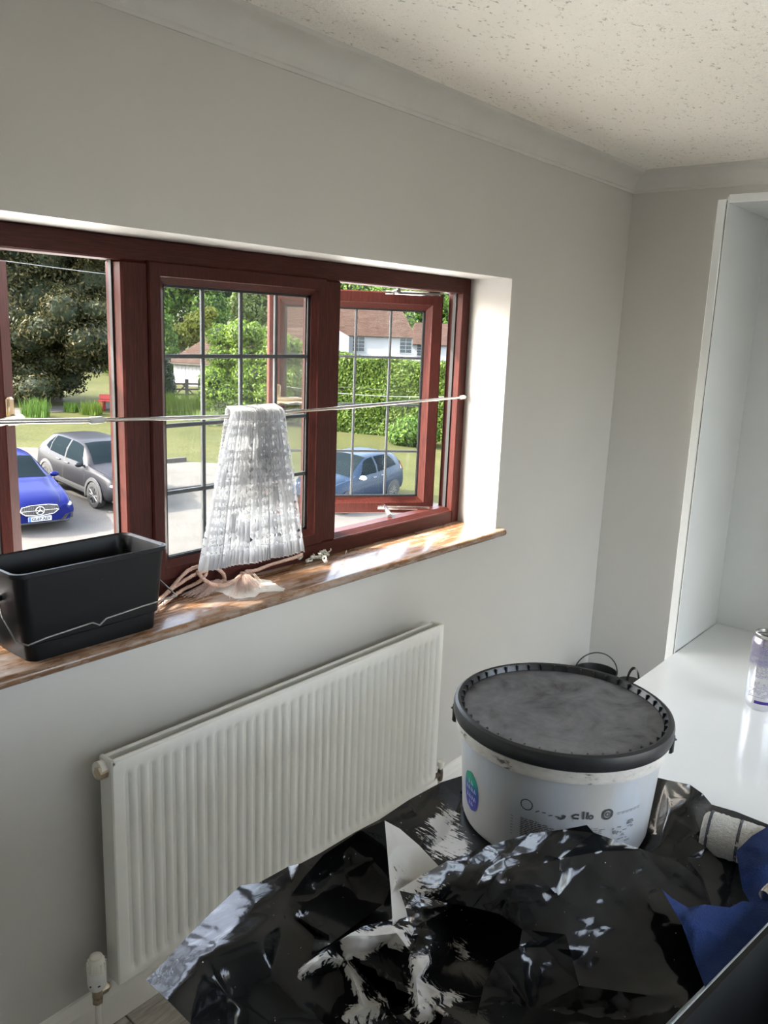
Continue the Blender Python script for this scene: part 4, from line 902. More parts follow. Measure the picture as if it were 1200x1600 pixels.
# unseen pale strip by the house wall, added to bounce sun onto the ceiling
b = MB(); b.add([gpt(-30, .3, .03), gpt(30, .3, .03), gpt(30, 9.5, .03), gpt(9, 10.4, .03), gpt(4, 11.2, .03), gpt(-30, 13.0, .03)], [(0, 1, 2, 3, 4, 5)])
struct(b.obj('ground_bounce', plain('pale_bounce', (.86, .82, .74), .9, var=.12, scale=30)), 'unseen pale strip added to bounce sun up to the ceiling')
# lane beyond the lawn
b = MB(); ra_, rb2 = ong(-60, 640), ong(240, 648); b.add([gpt(-20, ong(100, 645)[1], .015), gpt(60, ong(100, 645)[1]+.4, .015), gpt(60, ong(100, 636)[1]+.6, .015), gpt(-20, ong(100, 636)[1], .015)], [(0, 1, 2, 3)]); struct(b.obj('ground_lane', M['tarmac'], fixn=True), 'narrow pale lane behind the lawn')
# timber kerbs
for lab, a, c in (('low dark timber kerb along the lawn edge', ong(258, 724), ong(290, 721)), ('low dark timber kerb across the parking bay', ong(255, 772), ong(336, 762))):
    b = MB(); d_ = Vector(c)-Vector(a); ln = d_.length; b.box(0, ln, -.07, .07, -.02, .14, .01); o = b.obj('timber_kerb', M['timber']); o.location = a; o.rotation_euler = (0, 0, math.atan2(d_.y, d_.x)); tag(o, lab, 'kerb')

# ------------------------------------------------------------------ foliage
def leaf_mesh(name, C, Nn, size, mat, parent=None, jit=.55, seed=0):
    """C: (n,3) centres, Nn: (n,3) outward normals -> bent diamond leaves"""
    rg = np.random.default_rng(seed); n = len(C); nn = Nn+rg.normal(0, jit, Nn.shape); nn /= np.linalg.norm(nn, axis=1)[:, None]
    r = rg.normal(size=(n, 3)); a = np.cross(nn, r); a /= np.linalg.norm(a, axis=1)[:, None]; c = np.cross(nn, a)
    s_ = size*rg.uniform(.6, 1.3, n)[:, None]
    V = np.stack([C-a*s_, C+c*s_*.45+nn*s_*.1, C+a*s_, C-c*s_*.45+nn*s_*.1], 1).reshape(-1, 3)
    Fs = np.arange(n*4).reshape(-1, 4)
    me = bpy.data.meshes.new(name); me.vertices.add(n*4); me.vertices.foreach_set('co', V.ravel()); me.loops.add(n*4); me.loops.foreach_set('vertex_index', Fs.ravel())
    me.polygons.add(n); me.polygons.foreach_set('loop_start', np.arange(n)*4); me.polygons.foreach_set('loop_total', np.full(n, 4)); me.materials.append(mat); me.update(); me.validate()
    return link(name, me, parent)
def blob_points(n, blobs, seed, shell=.25):
    rg = np.random.default_rng(seed); vol = np.array([b_[3]*b_[4]*b_[5] for b_ in blobs])**.67; cnt = rg.multinomial(n, vol/vol.sum()); Cs, Ns = [], []
    for (x, y, z, rx, ry, rz), k in zip(blobs, cnt):
        d = rg.normal(size=(k, 3)); d /= np.linalg.norm(d, axis=1)[:, None]; r = 1-shell*rg.random(k)**1.5; bump_ = 1+.10*np.sin(d[:, 0]*7+x)*np.sin(d[:, 1]*6+y)+.08*np.sin(d[:, 2]*11+z)
        Cs.append(np.array([x, y, z])+d*r[:, None]*bump_[:, None]*np.array([rx, ry, rz])); Ns.append(d)
    return np.concatenate(Cs), np.concatenate(Ns)
def tree(name, label, base, blobs, n, size, mat, cat='tree', group=None, trunk=None, core=True, seed=0):
    """base: world xyz on the ground; blobs relative to it"""
    t = thing(name, label, cat, tuple(base), group); C_, N_ = blob_points(n, blobs, seed, .34); leaf_mesh('foliage', C_, N_, size, mat, t, seed=seed)
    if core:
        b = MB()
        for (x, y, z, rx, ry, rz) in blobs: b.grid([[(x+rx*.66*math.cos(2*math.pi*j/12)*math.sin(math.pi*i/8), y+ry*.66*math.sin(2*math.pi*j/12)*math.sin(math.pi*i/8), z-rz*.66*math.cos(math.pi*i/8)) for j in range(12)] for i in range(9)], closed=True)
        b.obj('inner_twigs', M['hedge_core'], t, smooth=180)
    if trunk:
        h, r = trunk; b = MB(); b.tube([(0, 0, -.1), (.05*r, 0, h*.5), (0, .1*r, h)], [r*1.3, r, r*.6], 10); b.obj('trunk', M['bark'], t, smooth=60)
    return t
def gbase(px, py): p = ong(px, py); return np.array([p[0], p[1], gz(p[1])])
def at_ground(px, dep):
    p = atd(px, 600, dep); return np.array([p[0], p[1], gz(p[1])])
RT = np.array([ROWS[0][0], ROWS[0][1], 0]); RT /= np.linalg.norm(RT); FW = np.array([ROWS[2][0], ROWS[2][1], 0]); FW /= np.linalg.norm(FW)
def lb(blobs):   # blobs given as (right, forward, up, rr, rf, ru) in the view's ground directions, only to lay a crown out
    return [(*(RT*a+FW*c)[:2], z, rx, ry, rz) for a, c, z, rx, ry, rz in blobs]
# big dark evergreen by the lawn
bt_ = at_ground(78, 36); rg = np.random.default_rng(3); bl = []
for i in range(60):
    a = rg.uniform(-3.6, 3.2); z = rg.uniform(1.0, 8.2); lim = 3.9 if z > 2 else 2.9
    if abs(a) > lim: a *= .7
    if z < 1.6 and a > 1.6: a -= 1.6
    bl.append((a, rg.uniform(-2.6, 1.2), z, rg.uniform(.6, 1.3), rg.uniform(.6, 1.2), rg.uniform(.5, 1.0)))
for i in range(14): bl.append((rg.uniform(-3.2, .9), rg.uniform(-2.8, 0), rg.uniform(.5, 1.6), rg.uniform(.8, 1.2), rg.uniform(.8, 1.1), rg.uniform(.6, .9)))
bl += [(0, 0, 4, 2.8, 2.4, 3.4), (-.5, 0, 6.2, 2.8, 2.3, 2.6)]
tree('evergreen_oak', 'huge dark evergreen tree draping down to the lawn', bt_, lb(bl), 95000, .085, M['leaf_holm'], trunk=(3, .4), seed=11)
for k, (px, dep) in enumerate(((-30, 47), (45, 49), (120, 48), (190, 47), (250, 50))):
    tree('hedgerow_bush', ['dark hedgerow bush behind the evergreen tree', 'dark hedgerow bush beyond the lane', 'dark hedgerow bush behind the red bench', 'leafy hedgerow bush between evergreen tree and barn', 'leafy hedgerow bush left of the barn'][k], at_ground(px, dep), lb([(-.4, 0, 1.2, .74, .9, 1.3), (.4, 0, 1.3, .74, .9, 1.4), (0, 0, 2.6, .9, .9, 1.2), (0, 0, .7, 1.0, .95, .9)]), 7000, .11, M['leaf_dark' if k < 3 else 'leaf_green'], cat='bush', seed=60+k)
for k, (lab, px, dep, bls, n, sz, mt) in enumerate((
    ('fresh green tree rising behind the left end of the barn', 285, 58, [(-1.2, 0, 4.5, 2.2, 2, 2.4), (.8, .5, 6, 2.2, 2, 2.2), (-.6, 0, 7.6, 2, 2, 1.8), (1.8, 0, 3.5, 1.6, 1.6, 1.8), (-2.6, 0, 3.2, 1.6, 1.6, 1.6)], 11000, .16, 'leaf_green'),
    ('dark spreading conifer behind the barn ridge', 352, 75, [(0, 0, 5, 2.4, 2, 1.6), (.6, 0, 7, 2.4, 2, 1.3), (-.8, 0, 3.5, 2.6, 2, 1.4), (1.5, 0, 8.4, 1.4, 1.3, .9)], 7000, .18, 'leaf_dark'),
    ('pale feathery willow behind the barn', 402, 62, [(0, 0, 4.4, 1.9, 1.8, 2.6), (.6, 0, 6.0, 1.5, 1.5, 1.7), (-1, 0, 3.6, 1.3, 1.3, 1.8)], 9000, .15, 'leaf_pale'),
    ('yellow green shrub against the barn roof hip', 312, 53, [(0, 0, 2.9, 1.0, .9, .8), (-.9, 0, 2.2, 1.2, 1, .8), (-2.0, 0, 1.8, 1.2, 1, .8), (.7, 0, 3.6, .5, .5, .4)], 4500, .13, 'leaf_yellow'),
    ('bright green tree beside the far tiled cottage', 640, 88, [(0, 0, 5.6, 2.5, 2.5, 2), (3, 0, 5, 2.5, 2.5, 2), (-3, 0, 5, 2, 2, 2), (0, 0, 3, 3, 2, 2), (4, 0, 2.5, 3, 2, 2), (2, 1, 7.5, 3, 2, 2)], 12000, .2, 'leaf_green'),
    ('lime green tree seen past the evergreen tree', 178, 52, [(0, 0, 5.5, 1.8, 1.8, 2.6), (.5, 0, 8, 1.6, 1.6, 1.6), (-.5, 0, 3, 1.6, 1.6, 1.8)], 7000, .15, 'leaf_lime'),
    ('distant green tree above the cottage roof', 560, 95, [(0, 0, 6, 3, 3, 2.4), (-4, 0, 6.5, 3, 3, 2.6), (4, 0, 5.5, 3, 3, 2.2)], 7000, .22, 'leaf_green'))):
    tree('broadleaf_tree', lab, at_ground(px, dep), lb(bls), n, sz, M[mt], trunk=(3.0, .22), seed=20+k)
tree('conifer_shrub', 'small dark green conifer shrub at the left corner of the barn', at_ground(258, 36.4), lb([(0, 0, .8, .5, .45, .9), (-.1, 0, 1.6, .42, .42, .7), (-.3, 0, 1.0, .5, .45, .8)]), 5000, .07, M['leaf_dark'], cat='shrub', seed=41)
# tall clipped bush in front of the barn
bb_ = at_ground(407, 34.5); bls = []
rg = np.random.default_rng(5)
for i in range(7):
    for j in range(5): bls.append((-1.9+i*.53+rg.uniform(-.1, .1), rg.uniform(-.3, .9), .5+j*.72+rg.uniform(-.1, .1)+(.25*math.sin(i*.8) if j == 4 else 0), .55, .6, .55))
tree('clipped_bush', 'tall bright lime green clipped bush in front of the barn', bb_, lb(bls), 30000, .07, M['leaf_bush'], cat='bush', seed=42)
# long hedge on the right
ha, hb = ong(505, 671.5), ong(720, 693); hv = np.array(hb)-np.array(ha); hl = np.linalg.norm(hv[:2]); hd = hv[:2]/hl; hn = np.array([hd[1], -hd[0]])
hn = hn if hn @ (CAM[:2]-ha[:2]) > 0 else -hn
hg = thing('hedge', 'long lime green clipped hedge in front of the white cottage', 'hedge', (ha[0], ha[1], gz(ha[1])))
HH = 3.0; rg = np.random.default_rng(6); n1, n2 = 30000, 9000; HL = hl+6
u = rg.uniform(0, HL, n1); zz = rg.uniform(0, HH, n1); dd = rg.uniform(-.12, .16, n1)+.10*np.sin(u*2.1)*np.sin(zz*3)+.12*np.sin(u*5+zz*4)*.5
P1 = np.stack([hd[0]*u+hn[0]*dd, hd[1]*u+hn[1]*dd, zz], 1); N1 = np.tile(np.array([hn[0], hn[1], .35]), (n1, 1))
u = rg.uniform(0, HL, n2); w_ = rg.uniform(-1.6, .1, n2); P2 = np.stack([hd[0]*u+hn[0]*w_, hd[1]*u+hn[1]*w_, HH+.06*np.sin(u*3)+rg.uniform(-.05, .10, n2)], 1); N2 = np.tile(np.array([0, 0, 1.]), (n2, 1))
for A_ in (P1, P2): A_[:, 2] += GK*(A_[:, 1])
leaf_mesh('foliage', np.concatenate([P1, P2]), np.concatenate([N1, N2]), .085, M['leaf_lime'], hg, seed=6)
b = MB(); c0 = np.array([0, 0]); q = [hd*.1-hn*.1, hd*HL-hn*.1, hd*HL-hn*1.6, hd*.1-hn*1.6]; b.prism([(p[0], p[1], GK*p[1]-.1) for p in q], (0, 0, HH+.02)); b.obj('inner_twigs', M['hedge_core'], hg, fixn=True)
tree('lawn_shrub', 'round glossy green shrub at the foot of the hedge', gbase(640, 696), lb([(0, 0, .55, .75, .6, .65), (.6, 0, .5, .6, .5, .55), (-.4, 0, .4, .5, .5, .45)]), 3500, .085, M['leaf_green'], cat='shrub', seed=44)
# daffodil clumps along the lane
def clump(lab, px, py, w_, h_, seed, mat='leaf_green', n=260):
    base = gbase(px, py); t = thing('flower_clump', lab, 'plant', tuple(base), 'leafy clumps along the lane'); rg = random.Random(seed); b = MB()
    for i in range(n):
        x, y = rg.uniform(-w_, w_), rg.uniform(-.3, .3); px_ = RT*x+FW*y; l = h_*rg.uniform(.6, 1.1); lean = np.array([rg.uniform(-.3, .3), rg.uniform(-.3, .3)])*l; e = RT*.018
        b.add([(px_[0]-e[0], px_[1]-e[1], 0), (px_[0]+e[0], px_[1]+e[1], 0), (px_[0]+lean[0], px_[1]+lean[1], l)], [(0, 1, 2)])
    b.obj('blades', M[mat], t); return t
clump('leafy green clump by the lane under the evergreen tree', 56, 651, .45, .75, 1); clump('leafy pale clump beside the red bench', 143, 648, .34, .6, 2, 'leaf_lime'); clump('small leafy clump on the lawn edge past the evergreen tree', 112, 643, .22, .4, 3)
clump('leafy yellow green clump at the end of the red bench', 189, 648, .26, .6, 4, 'leaf_yellow'); clump('broad tufted clump of long grass before the five-bar gate', 281, 648, .85, .95, 5, 'leaf_lime', 900); clump('low tuft of grass at the foot of the clipped bush', 322, 664, .45, .6, 6, 'leaf_pale', 300)
# red bench by the lane
p = gbase(171, 642); rbn = thing('bench', 'bright red bench standing by the lane', 'bench', tuple(p), rz=math.atan2(RT[1], RT[0]))
MB().box(-.42, .42, -.22, .22, .40, .46, .01).obj('seat', M['redpl'], rbn); MB().box(-.46, .46, .18, .24, .46, .66, .01).obj('backrest', M['redpl'], rbn)
for x in (-.30, .30):
    for y in (-.16, .16): MB().box(x-.09, x+.09, y-.05, y+.05, -.02, .40, .01).obj('leg', M['redpl'], rbn)

# ------------------------------------------------------------------ barn
BA = atd(266, 561, 45); BBp = atd(330, 570, 44.2); bz = (BA[2]+BBp[2])/2; bd = (BBp-BA)[:2]; bd /= np.linalg.norm(bd); bn = np.array([-bd[1], bd[0]])
if bn @ FW[:2] < 0: bn = -bn
BLn, BD = 7.4, 6.0; gb = gz(BA[1])-.15
barn = thing('barn', 'white weatherboarded barn with hipped clay tile roof', 'building', (BA[0], BA[1], gb), rz=math.atan2(bd[1], bd[0]))
sgn = 1 if (np.array([-bd[1], bd[0]]) @ bn) > 0 else -1
eh = bz-gb; rh = eh+2.0
MB().box(.12, BLn-.12, sgn*.12, sgn*(BD-.12), 0, eh).obj('wall', M['boards'], barn)
b = MB(); b.add([(-.15, -.15*sgn, eh-.05), (BLn+.15, -.15*sgn, eh-.05), (BLn+.15, sgn*(BD+.15), eh-.05), (-.15, sgn*(BD+.15), eh-.05), (1.75, sgn*BD/2, rh), (BLn-.4, sgn*BD/2, rh)], [(0, 1, 5, 4), (1, 2, 5), (2, 3, 4, 5), (3, 0, 4), (0, 3, 2, 1)]); rf = b.obj('roof', M['tiles'], barn, fixn=True)
MB().box(-.12, BLn+.12, sgn*(-.13), sgn*(-.08), eh-.16, eh-.05).obj('fascia', M['timber'], rf)
b = MB(); b.add([(3.9, sgn*1.9, rh-.55), (4.7, sgn*1.9, rh-.55), (4.3, sgn*1.9, rh+.02), (4.3, sgn*2.6, rh+.02), (3.9, sgn*2.6, rh-.55), (4.7, sgn*2.6, rh-.55)], [(0, 1, 2), (0, 2, 3, 4), (1, 5, 3, 2)]); b.obj('roof_vent', M['timber'], rf, fixn=True)
for i in range(int(eh/.17)): # horizontal weatherboards at the right bay
    MB().box(2.35, BLn-.12, sgn*.085, sgn*.125, i*.17, i*.17+.162, .004).obj('weatherboard', M['boards'], barn)
for i in range(9): MB().box(.2+i*.232, .2+i*.232+.222, sgn*.07, sgn*.125, .08, eh-.12, .004).obj('door_board', M['boards'], barn)
# five-bar gate
ga, gb2 = ong(262, 632), ong(340, 634); dv_ = (np.array(gb2)-np.array(ga))[:2]; gl = np.linalg.norm(dv_); gate = thing('field_gate', 'dark timber five-bar gate in front of the barn', 'gate', (ga[0], ga[1], gz(ga[1])), rz=math.atan2(dv_[1], dv_[0]))
for i in range(4): MB().box(0, gl, -.03, .03, .18+i*.24, .25+i*.24).obj('rail', M['timber'], gate)
for x in (.05, gl*.38, gl*.42+.5, gl): MB().box(x-.07, x+.07, -.07, .07, -.1, 1.15).obj('post', M['timber'], gate)
for a_, c_ in ((.1, gl*.38), (gl*.42+.5, gl*.42-.3)):
    b = MB(); b.tube([(a_, -.05, .2), (c_, -.05, .95)], .035, 6); b.obj('brace', M['timber'], gate)

# ------------------------------------------------------------------ cottages
def cottage(name, lab, pxa, pxb, pye, dep, depth, rise, hipr, wins, chimney=None, gable=None):
    A_ = atd(pxa, pye, dep); B_ = atd(pxb, pye+2, dep); z_ = (A_[2]+B_[2])/2; d_ = (B_-A_)[:2]; ln = np.linalg.norm(d_); d_ /= ln; g_ = gz(A_[1])-.3
    t = thing(name, lab, 'building', (A_[0], A_[1], g_), rz=math.atan2(d_[1], d_[0])); e_ = z_-g_
    MB().box(0, ln, 0, depth, 0, e_).obj('wall', M['whitewash'], t)
    b = MB(); b.add([(-.3, -.3, e_-.1), (ln+.3, -.3, e_-.1), (ln+.3, depth+.3, e_-.1), (-.3, depth+.3, e_-.1), (.3, depth/2, e_+rise), (ln-hipr, depth/2, e_+rise)], [(0, 1, 5, 4), (1, 2, 5), (2, 3, 4, 5), (3, 0, 4), (0, 3, 2, 1)]); r_ = b.obj('roof', M['tiles'], t, fixn=True)
    for x, z0, w_, h_ in wins:
        f_ = MB(); f_.box(x-.05, x+w_+.05, -.05, .03, e_-z0-h_-.05, e_-z0+.05); fo = f_.obj('window', M['whitewash'], t)
        for i in range(2):
            for j in range(4): MB().box(x+i*w_/2+.02, x+(i+1)*w_/2-.02, -.065, -.045, e_-z0-h_+j*h_/4+.02, e_-z0-h_+(j+1)*h_/4-.02).obj('pane', M['winglass'], fo)
    if chimney: cx = chimney; MB().box(cx, cx+.8, depth/2-.4, depth/2+.4, e_+rise-.6, e_+rise+1.5, .02).obj('chimney', M['brick'], r_)
    if gable: x, w_, z0 = gable; b = MB(); b.prism([(x, -1.2, 0), (x+w_, -1.2, 0), (x+w_, -1.2, e_-.2), (x+w_*.1, -1.2, e_+.45), (x, -1.2, e_+.4)], (0, 1.3, 0)); b.obj('porch', M['whitewash'], t, fixn=True)
    return t
cottage('cottage', 'white rendered cottage with brown clay tile roof behind the hedge', 442, 645, 521, 66, 6, 3.0, 1.4, [(5.55, .15, .95, 1.15), (9.3, .15, .95, 1.15)], chimney=.7, gable=(3.9, 1.4, 0))
cottage('cottage', 'lower far cottage with brown roof past the white cottage end', 643, 760, 537, 74, 5, 1.8, .2, [(.5, .1, .9, 1.0), (5.4, .1, .9, 1.0)])
# pole and wires
p = at_ground(648, 92); po = thing('utility_pole', 'thin grey utility pole beyond the cottage roofs', 'pole', tuple(p)); MB().tube([(0, 0, 0), (0, 0, 6.6)], .11, 8).obj('post', M['timber'], po); MB().box(-.5, .5, -.05, .05, 6.0, 6.15).obj('crossarm', M['timber'], po)
wm = plain('pale_cable', (.16, .16, .16), .6)
for lab, a, c in (('pale overhead cable crossing before the evergreen tree', atd(-160, 384, 14), atd(420, 452, 30)), ('pale overhead cable crossing before the long hedge', atd(440, 603, 22), atd(700, 620, 22))):
    A_, B_ = Vector(a), Vector(c); b = MB(); b.tube([A_.lerp(B_, i/12)-Vector((0, 0, .10*math.sin(math.pi*i/12))) for i in range(13)], .006, 6); tag(b.obj('overhead_cable', wm, smooth=60), lab, 'cable')

# ------------------------------------------------------------------ cars
M['tyre'] = plain('dusty_tyre', (0.0163, 0.0153, 0.0140), .8, var=.3, scale=12); M['alloy'] = plain('alloy', (0.1788, 0.1788, 0.1788), .3, .9); M['carglass'] = plain('car_glass', (0.0065, 0.0097, 0.0114), .25, spec=0.)
M['clad'] = plain('grey_cladding', (0.0260, 0.0260, 0.0260), .6, var=.2); M['lamp'] = plain('headlamp_lens', (0.2015, 0.2145, 0.2275), .12, spec=.8, coat=1.); M['redlamp'] = plain('tail_lamp', (0.0975, 0.0065, 0.0065), .2, coat=.5)
def carpaint(name, c, metal=.35):
    m, nt, b = newmat(name); n = noise(nt, 3, 3); r = ramp(nt, n.outputs[0], [(.3, tuple(v*.92 for v in c)), (.7, c)]); L(nt, r.outputs[0], b.inputs['Base Color']); setin(b, Roughness=.35, Metallic=metal*.1); b.inputs['Specular IOR Level'].default_value = .07; b.inputs['Coat Weight'].default_value = .05; b.inputs['Coat Roughness'].default_value = .08; return m
CS = .93
class Car:
    def __init__(s, name, label, ST, paint, loc, fwd, group=None):
        s.X = np.array([r[0] for r in ST]); s.T = np.array([r[1:] for r in ST], float); s.paint = paint
        f = Vector((fwd[0], fwd[1], GK*fwd[1])).normalized(); up = Vector((0, -GK, 1)); l = up.cross(f).normalized(); up = f.cross(l)
        s.o = thing(name, label, 'car', (0, 0, 0), group); s.o.matrix_world = Matrix(((f.x*CS, l.x*CS, up.x*CS, loc[0]), (f.y*CS, l.y*CS, up.y*CS, loc[1]), (f.z*CS, l.z*CS, up.z*CS, gz(loc[1])+.012), (0, 0, 0, 1)))
    def par(s, x):
        X, T = s.X, s.T; x = min(max(x, X[0]), X[-1]); i = min(int(np.searchsorted(X, x, 'right'))-1, len(X)-2); h = X[i+1]-X[i]; t = (x-X[i])/h
        def sl(k):
            if k == 0: return (T[1]-T[0])/(X[1]-X[0])
            if k == len(X)-1: return (T[-1]-T[-2])/(X[-1]-X[-2])
            a, c = (T[k]-T[k-1])/(X[k]-X[k-1]), (T[k+1]-T[k])/(X[k+1]-X[k]); return np.where(a*c > 0, 2*a*c/np.where(np.abs(a+c) < 1e-9, 1, a+c), 0)
        m0, m1 = sl(i)*h, sl(i+1)*h
        return (2*t**3-3*t*t+1)*T[i]+(t**3-2*t*t+t)*m0+(-2*t**3+3*t*t)*T[i+1]+(t**3-t*t)*m1
    def sec(s, x):
        zb, ws, zm, zs, wsh, zr, wr = s.par(x)
        return [(0, zb), (ws*.86, zb), (ws*.97, zb+.07), (ws, zb+.18), (ws, zm), (wsh+.035, zs-.06), (wsh, zs), ((wsh+wr)/2+.035, (zs+zr)/2), (wr+.02, zr-.07), (wr*.93, zr-.025), (wr*.5, zr-.004), (0, zr)]
    def pos(s, x, v, side=1, off=0.):
        P = s.sec(x); i = min(int(v), len(P)-2); t = v-i; y = P[i][0]*(1-t)+P[i+1][0]*t; z = P[i][1]*(1-t)+P[i+1][1]*t
        return Vector((x, side*y, z))
    def patch(s, quad, side, off, name, mat, nu=10, nv=6, parent=None):
        """quad: ((x,v) x4) corners in order; surface patch lifted off the body"""
        b = MB(); rows = []
        for i in range(nu+1):
            u = i/nu; r = []
            for j in range(nv+1):
                v = j/nv; x = (quad[0][0]*(1-u)+quad[1][0]*u)*(1-v)+(quad[3][0]*(1-u)+quad[2][0]*u)*v; q = (quad[0][1]*(1-u)+quad[1][1]*u)*(1-v)+(quad[3][1]*(1-u)+quad[2][1]*u)*v
                p = s.pos(x, q, side); e = .02; du = s.pos(x+e, q, side)-s.pos(x-e, q, side); dq = s.pos(x, min(q+.15, 10.99), side)-s.pos(x, max(q-.15, 0), side); n = du.cross(dq)*side
                if n.length > 1e-9: n.normalize()
                if n.dot(p-Vector((x*.85, 0, .55))) < 0: n = -n
                r.append(p+n*off)
            rows.append(r)
        b.grid(rows); return b.obj(name, mat, parent or s.o, smooth=60)
    def build(s, wheels, wr=.345, mirror=None, cladding=False, spokes=10):
        xs = np.linspace(s.X[0], s.X[-1], 90); b = MB()
        for side in (1, -1): b.grid([[(x, side*y, z) for y, z in s.sec(x)] for x in xs])
        for x in (s.X[0], s.X[-1]): P = s.sec(x); b.add([(x, y, z) for y, z in P]+[(x, -y, z) for y, z in P[::-1]], [tuple(range(2*len(P)))])
        s.body = b.obj('body', s.paint, s.o, smooth=50, fixn=True)
        for x in wheels:
            ww = s.par(x)[1]
            for sd in (1, -1):
                a = MB(); a.lathe([(0, 0), (wr+.055, 0)], 28, (x, sd*(ww+.004), wr), 'y'); 
                a.v = [(X, Y, max(Z, s.par(x)[0]+.0)) for X, Y, Z in a.v]; a.obj('wheel_arch', M['blackrub'], s.o)
                if cladding: a = MB(); a.lathe([(wr+.03, .0), (wr+.03, .02), (wr+.115, .014), (wr+.12, 0)], 30, (0, 0, 0), 'y', -math.pi*.5-.25+math.pi*0, math.pi*.5+.25); a.v = [(x+X, sd*(ww+.004+Y), wr+Z) for X, Y, Z in a.v]; a.obj('arch_cladding', M['clad'], s.o, smooth=50, fixn=True)
                t = MB(); y0, y1 = (ww-.19), (ww+.022); t.lathe([(wr-.11, y0), (wr-.02, y0), (wr, y0+.03), (wr, y1-.035), (wr-.02, y1-.006), (wr-.105, y1-.004), (wr-.115, y1-.03)], 32, (0, 0, 0), 'y'); t.v = [(x+X, sd*Y, wr+Z) for X, Y, Z in t.v]; tw = t.obj('wheel', M['tyre'], s.o, smooth=50, fixn=True)
                r = MB(); r.lathe([(wr-.112, y1-.03), (wr-.104, y1-.006), (wr-.13, y1-.012), (wr-.14, y1-.05), (0, y1-.055)], 28, (0, 0, 0), 'y'); r.lathe([(0, y1-.01), (.05, y1-.012), (.06, y1-.03)], 14, (0, 0, 0), 'y')
                r.v = [(x+X, sd*Y, wr+Z) for X, Y, Z in r.v]; r.obj('wheel_rim', M['clad'], tw, smooth=40, fixn=True)
                k = MB()
                for i in range(spokes):
                    w_ = 2*math.pi*i/spokes; nb = len(k.v); k.box(.03, wr-.11, y1-.03, y1-.010, -.016, .016, .003); c, s_ = math.cos(w_), math.sin(w_)
                    for q in range(nb, len(k.v)): X, Y, Z = k.v[q]; k.v[q] = (X*c-Z*s_, Y, X*s_+Z*c)
                k.v = [(x+X, sd*Y, wr+Z) for X, Y, Z in k.v]; k.obj('spokes', M['alloy'], tw)
        if mirror:
            for sd in (1, -1):
                mx, mz, mw = mirror; m_ = MB(); m_.grid([[(mx+.07*math.cos(t)*math.sin(f_), sd*(mw+.10+.11*math.cos(f_)), mz+.07*math.sin(t)*math.sin(f_)) for t in np.linspace(0, 2*math.pi, 12, False)] for f_ in np.linspace(.05, math.pi-.05, 9)], closed=True); m_.box(mx-.03, mx+.03, min(sd*mw*.93, sd*(mw+.1)), max(sd*mw*.93, sd*(mw+.1)), mz-.05, mz-.02); m_.obj('door_mirror', s.mirror_mat if hasattr(s, 'mirror_mat') else s.paint, s.o, smooth=60, fixn=True)
        return s
def hlamp(c, x, y, z, rx, ry, rz):
    b = MB(); b.grid([[(x+rx*math.sin(f_)*math.cos(t), y+ry*math.sin(f_)*math.sin(t), z+rz*math.cos(f_)) for t in np.linspace(0, 2*math.pi, 16, False)] for f_ in np.linspace(.03, math.pi-.03, 10)], closed=True); return b.obj('headlamp', M['lamp'], c.o, smooth=60, fixn=True)
# grey SUV
SUV = [(-2.18, .38, .66, .62, .84, .60, .93, .42), (-2.10, .30, .80, .62, .96, .72, 1.10, .52), (-1.86, .27, .87, .64, 1.04, .80, 1.32, .56), (-1.45, .24, .895, .64, 1.03, .83, 1.50, .59), (-.8, .23, .90, .64, 1.0, .84, 1.555, .61), (-.1, .23, .90, .62, .98, .845, 1.56, .62), (.28, .23, .90, .62, .975, .845, 1.52, .61), (.70, .23, .90, .62, .97, .845, 1.30, .65), (1.02, .23, .90, .62, .965, .84, 1.07, .70), (1.3, .24, .895, .62, .95, .82, 1.02, .66), (1.7, .25, .88, .60, .90, .78, .965, .60), (1.98, .27, .84, .58, .83, .72, .88, .54), (2.12, .30, .75, .55, .74, .64, .77, .46), (2.18, .34, .66, .52, .65, .56, .67, .40)]
fw = ong(147, 773, .34); rw = ong(66, 737, .34); gd = (fw-rw)[:2]; gd /= np.linalg.norm(gd)
rgt = np.array([gd[1], -gd[0]]); gc = fw[:2]-gd*1.36*CS-rgt*.86*CS
c = Car('car', 'dirty dark grey crossover car parked beside the blue saloon', SUV, carpaint('dark_grey_paint', (.012, .012, .0135), .5), gc, gd); c.build((-1.30, 1.36), .345, (.72, 1.04, .86), True)
c.patch(((.26, 9.0), (.97, 8.8), (.97, 11), (.26, 11)), 1, .006, 'windscreen', M['carglass']); c.patch(((.26, 9.0), (.97, 8.8), (.97, 11), (.26, 11)), -1, .006, 'windscreen', M['carglass'])
c.patch(((-1.98, 9.1), (-1.56, 9.0), (-1.56, 11), (-1.98, 11)), 1, .006, 'rear_window', M['carglass']); c.patch(((-1.98, 9.1), (-1.56, 9.0), (-1.56, 11), (-1.98, 11)), -1, .006, 'rear_window', M['carglass'])
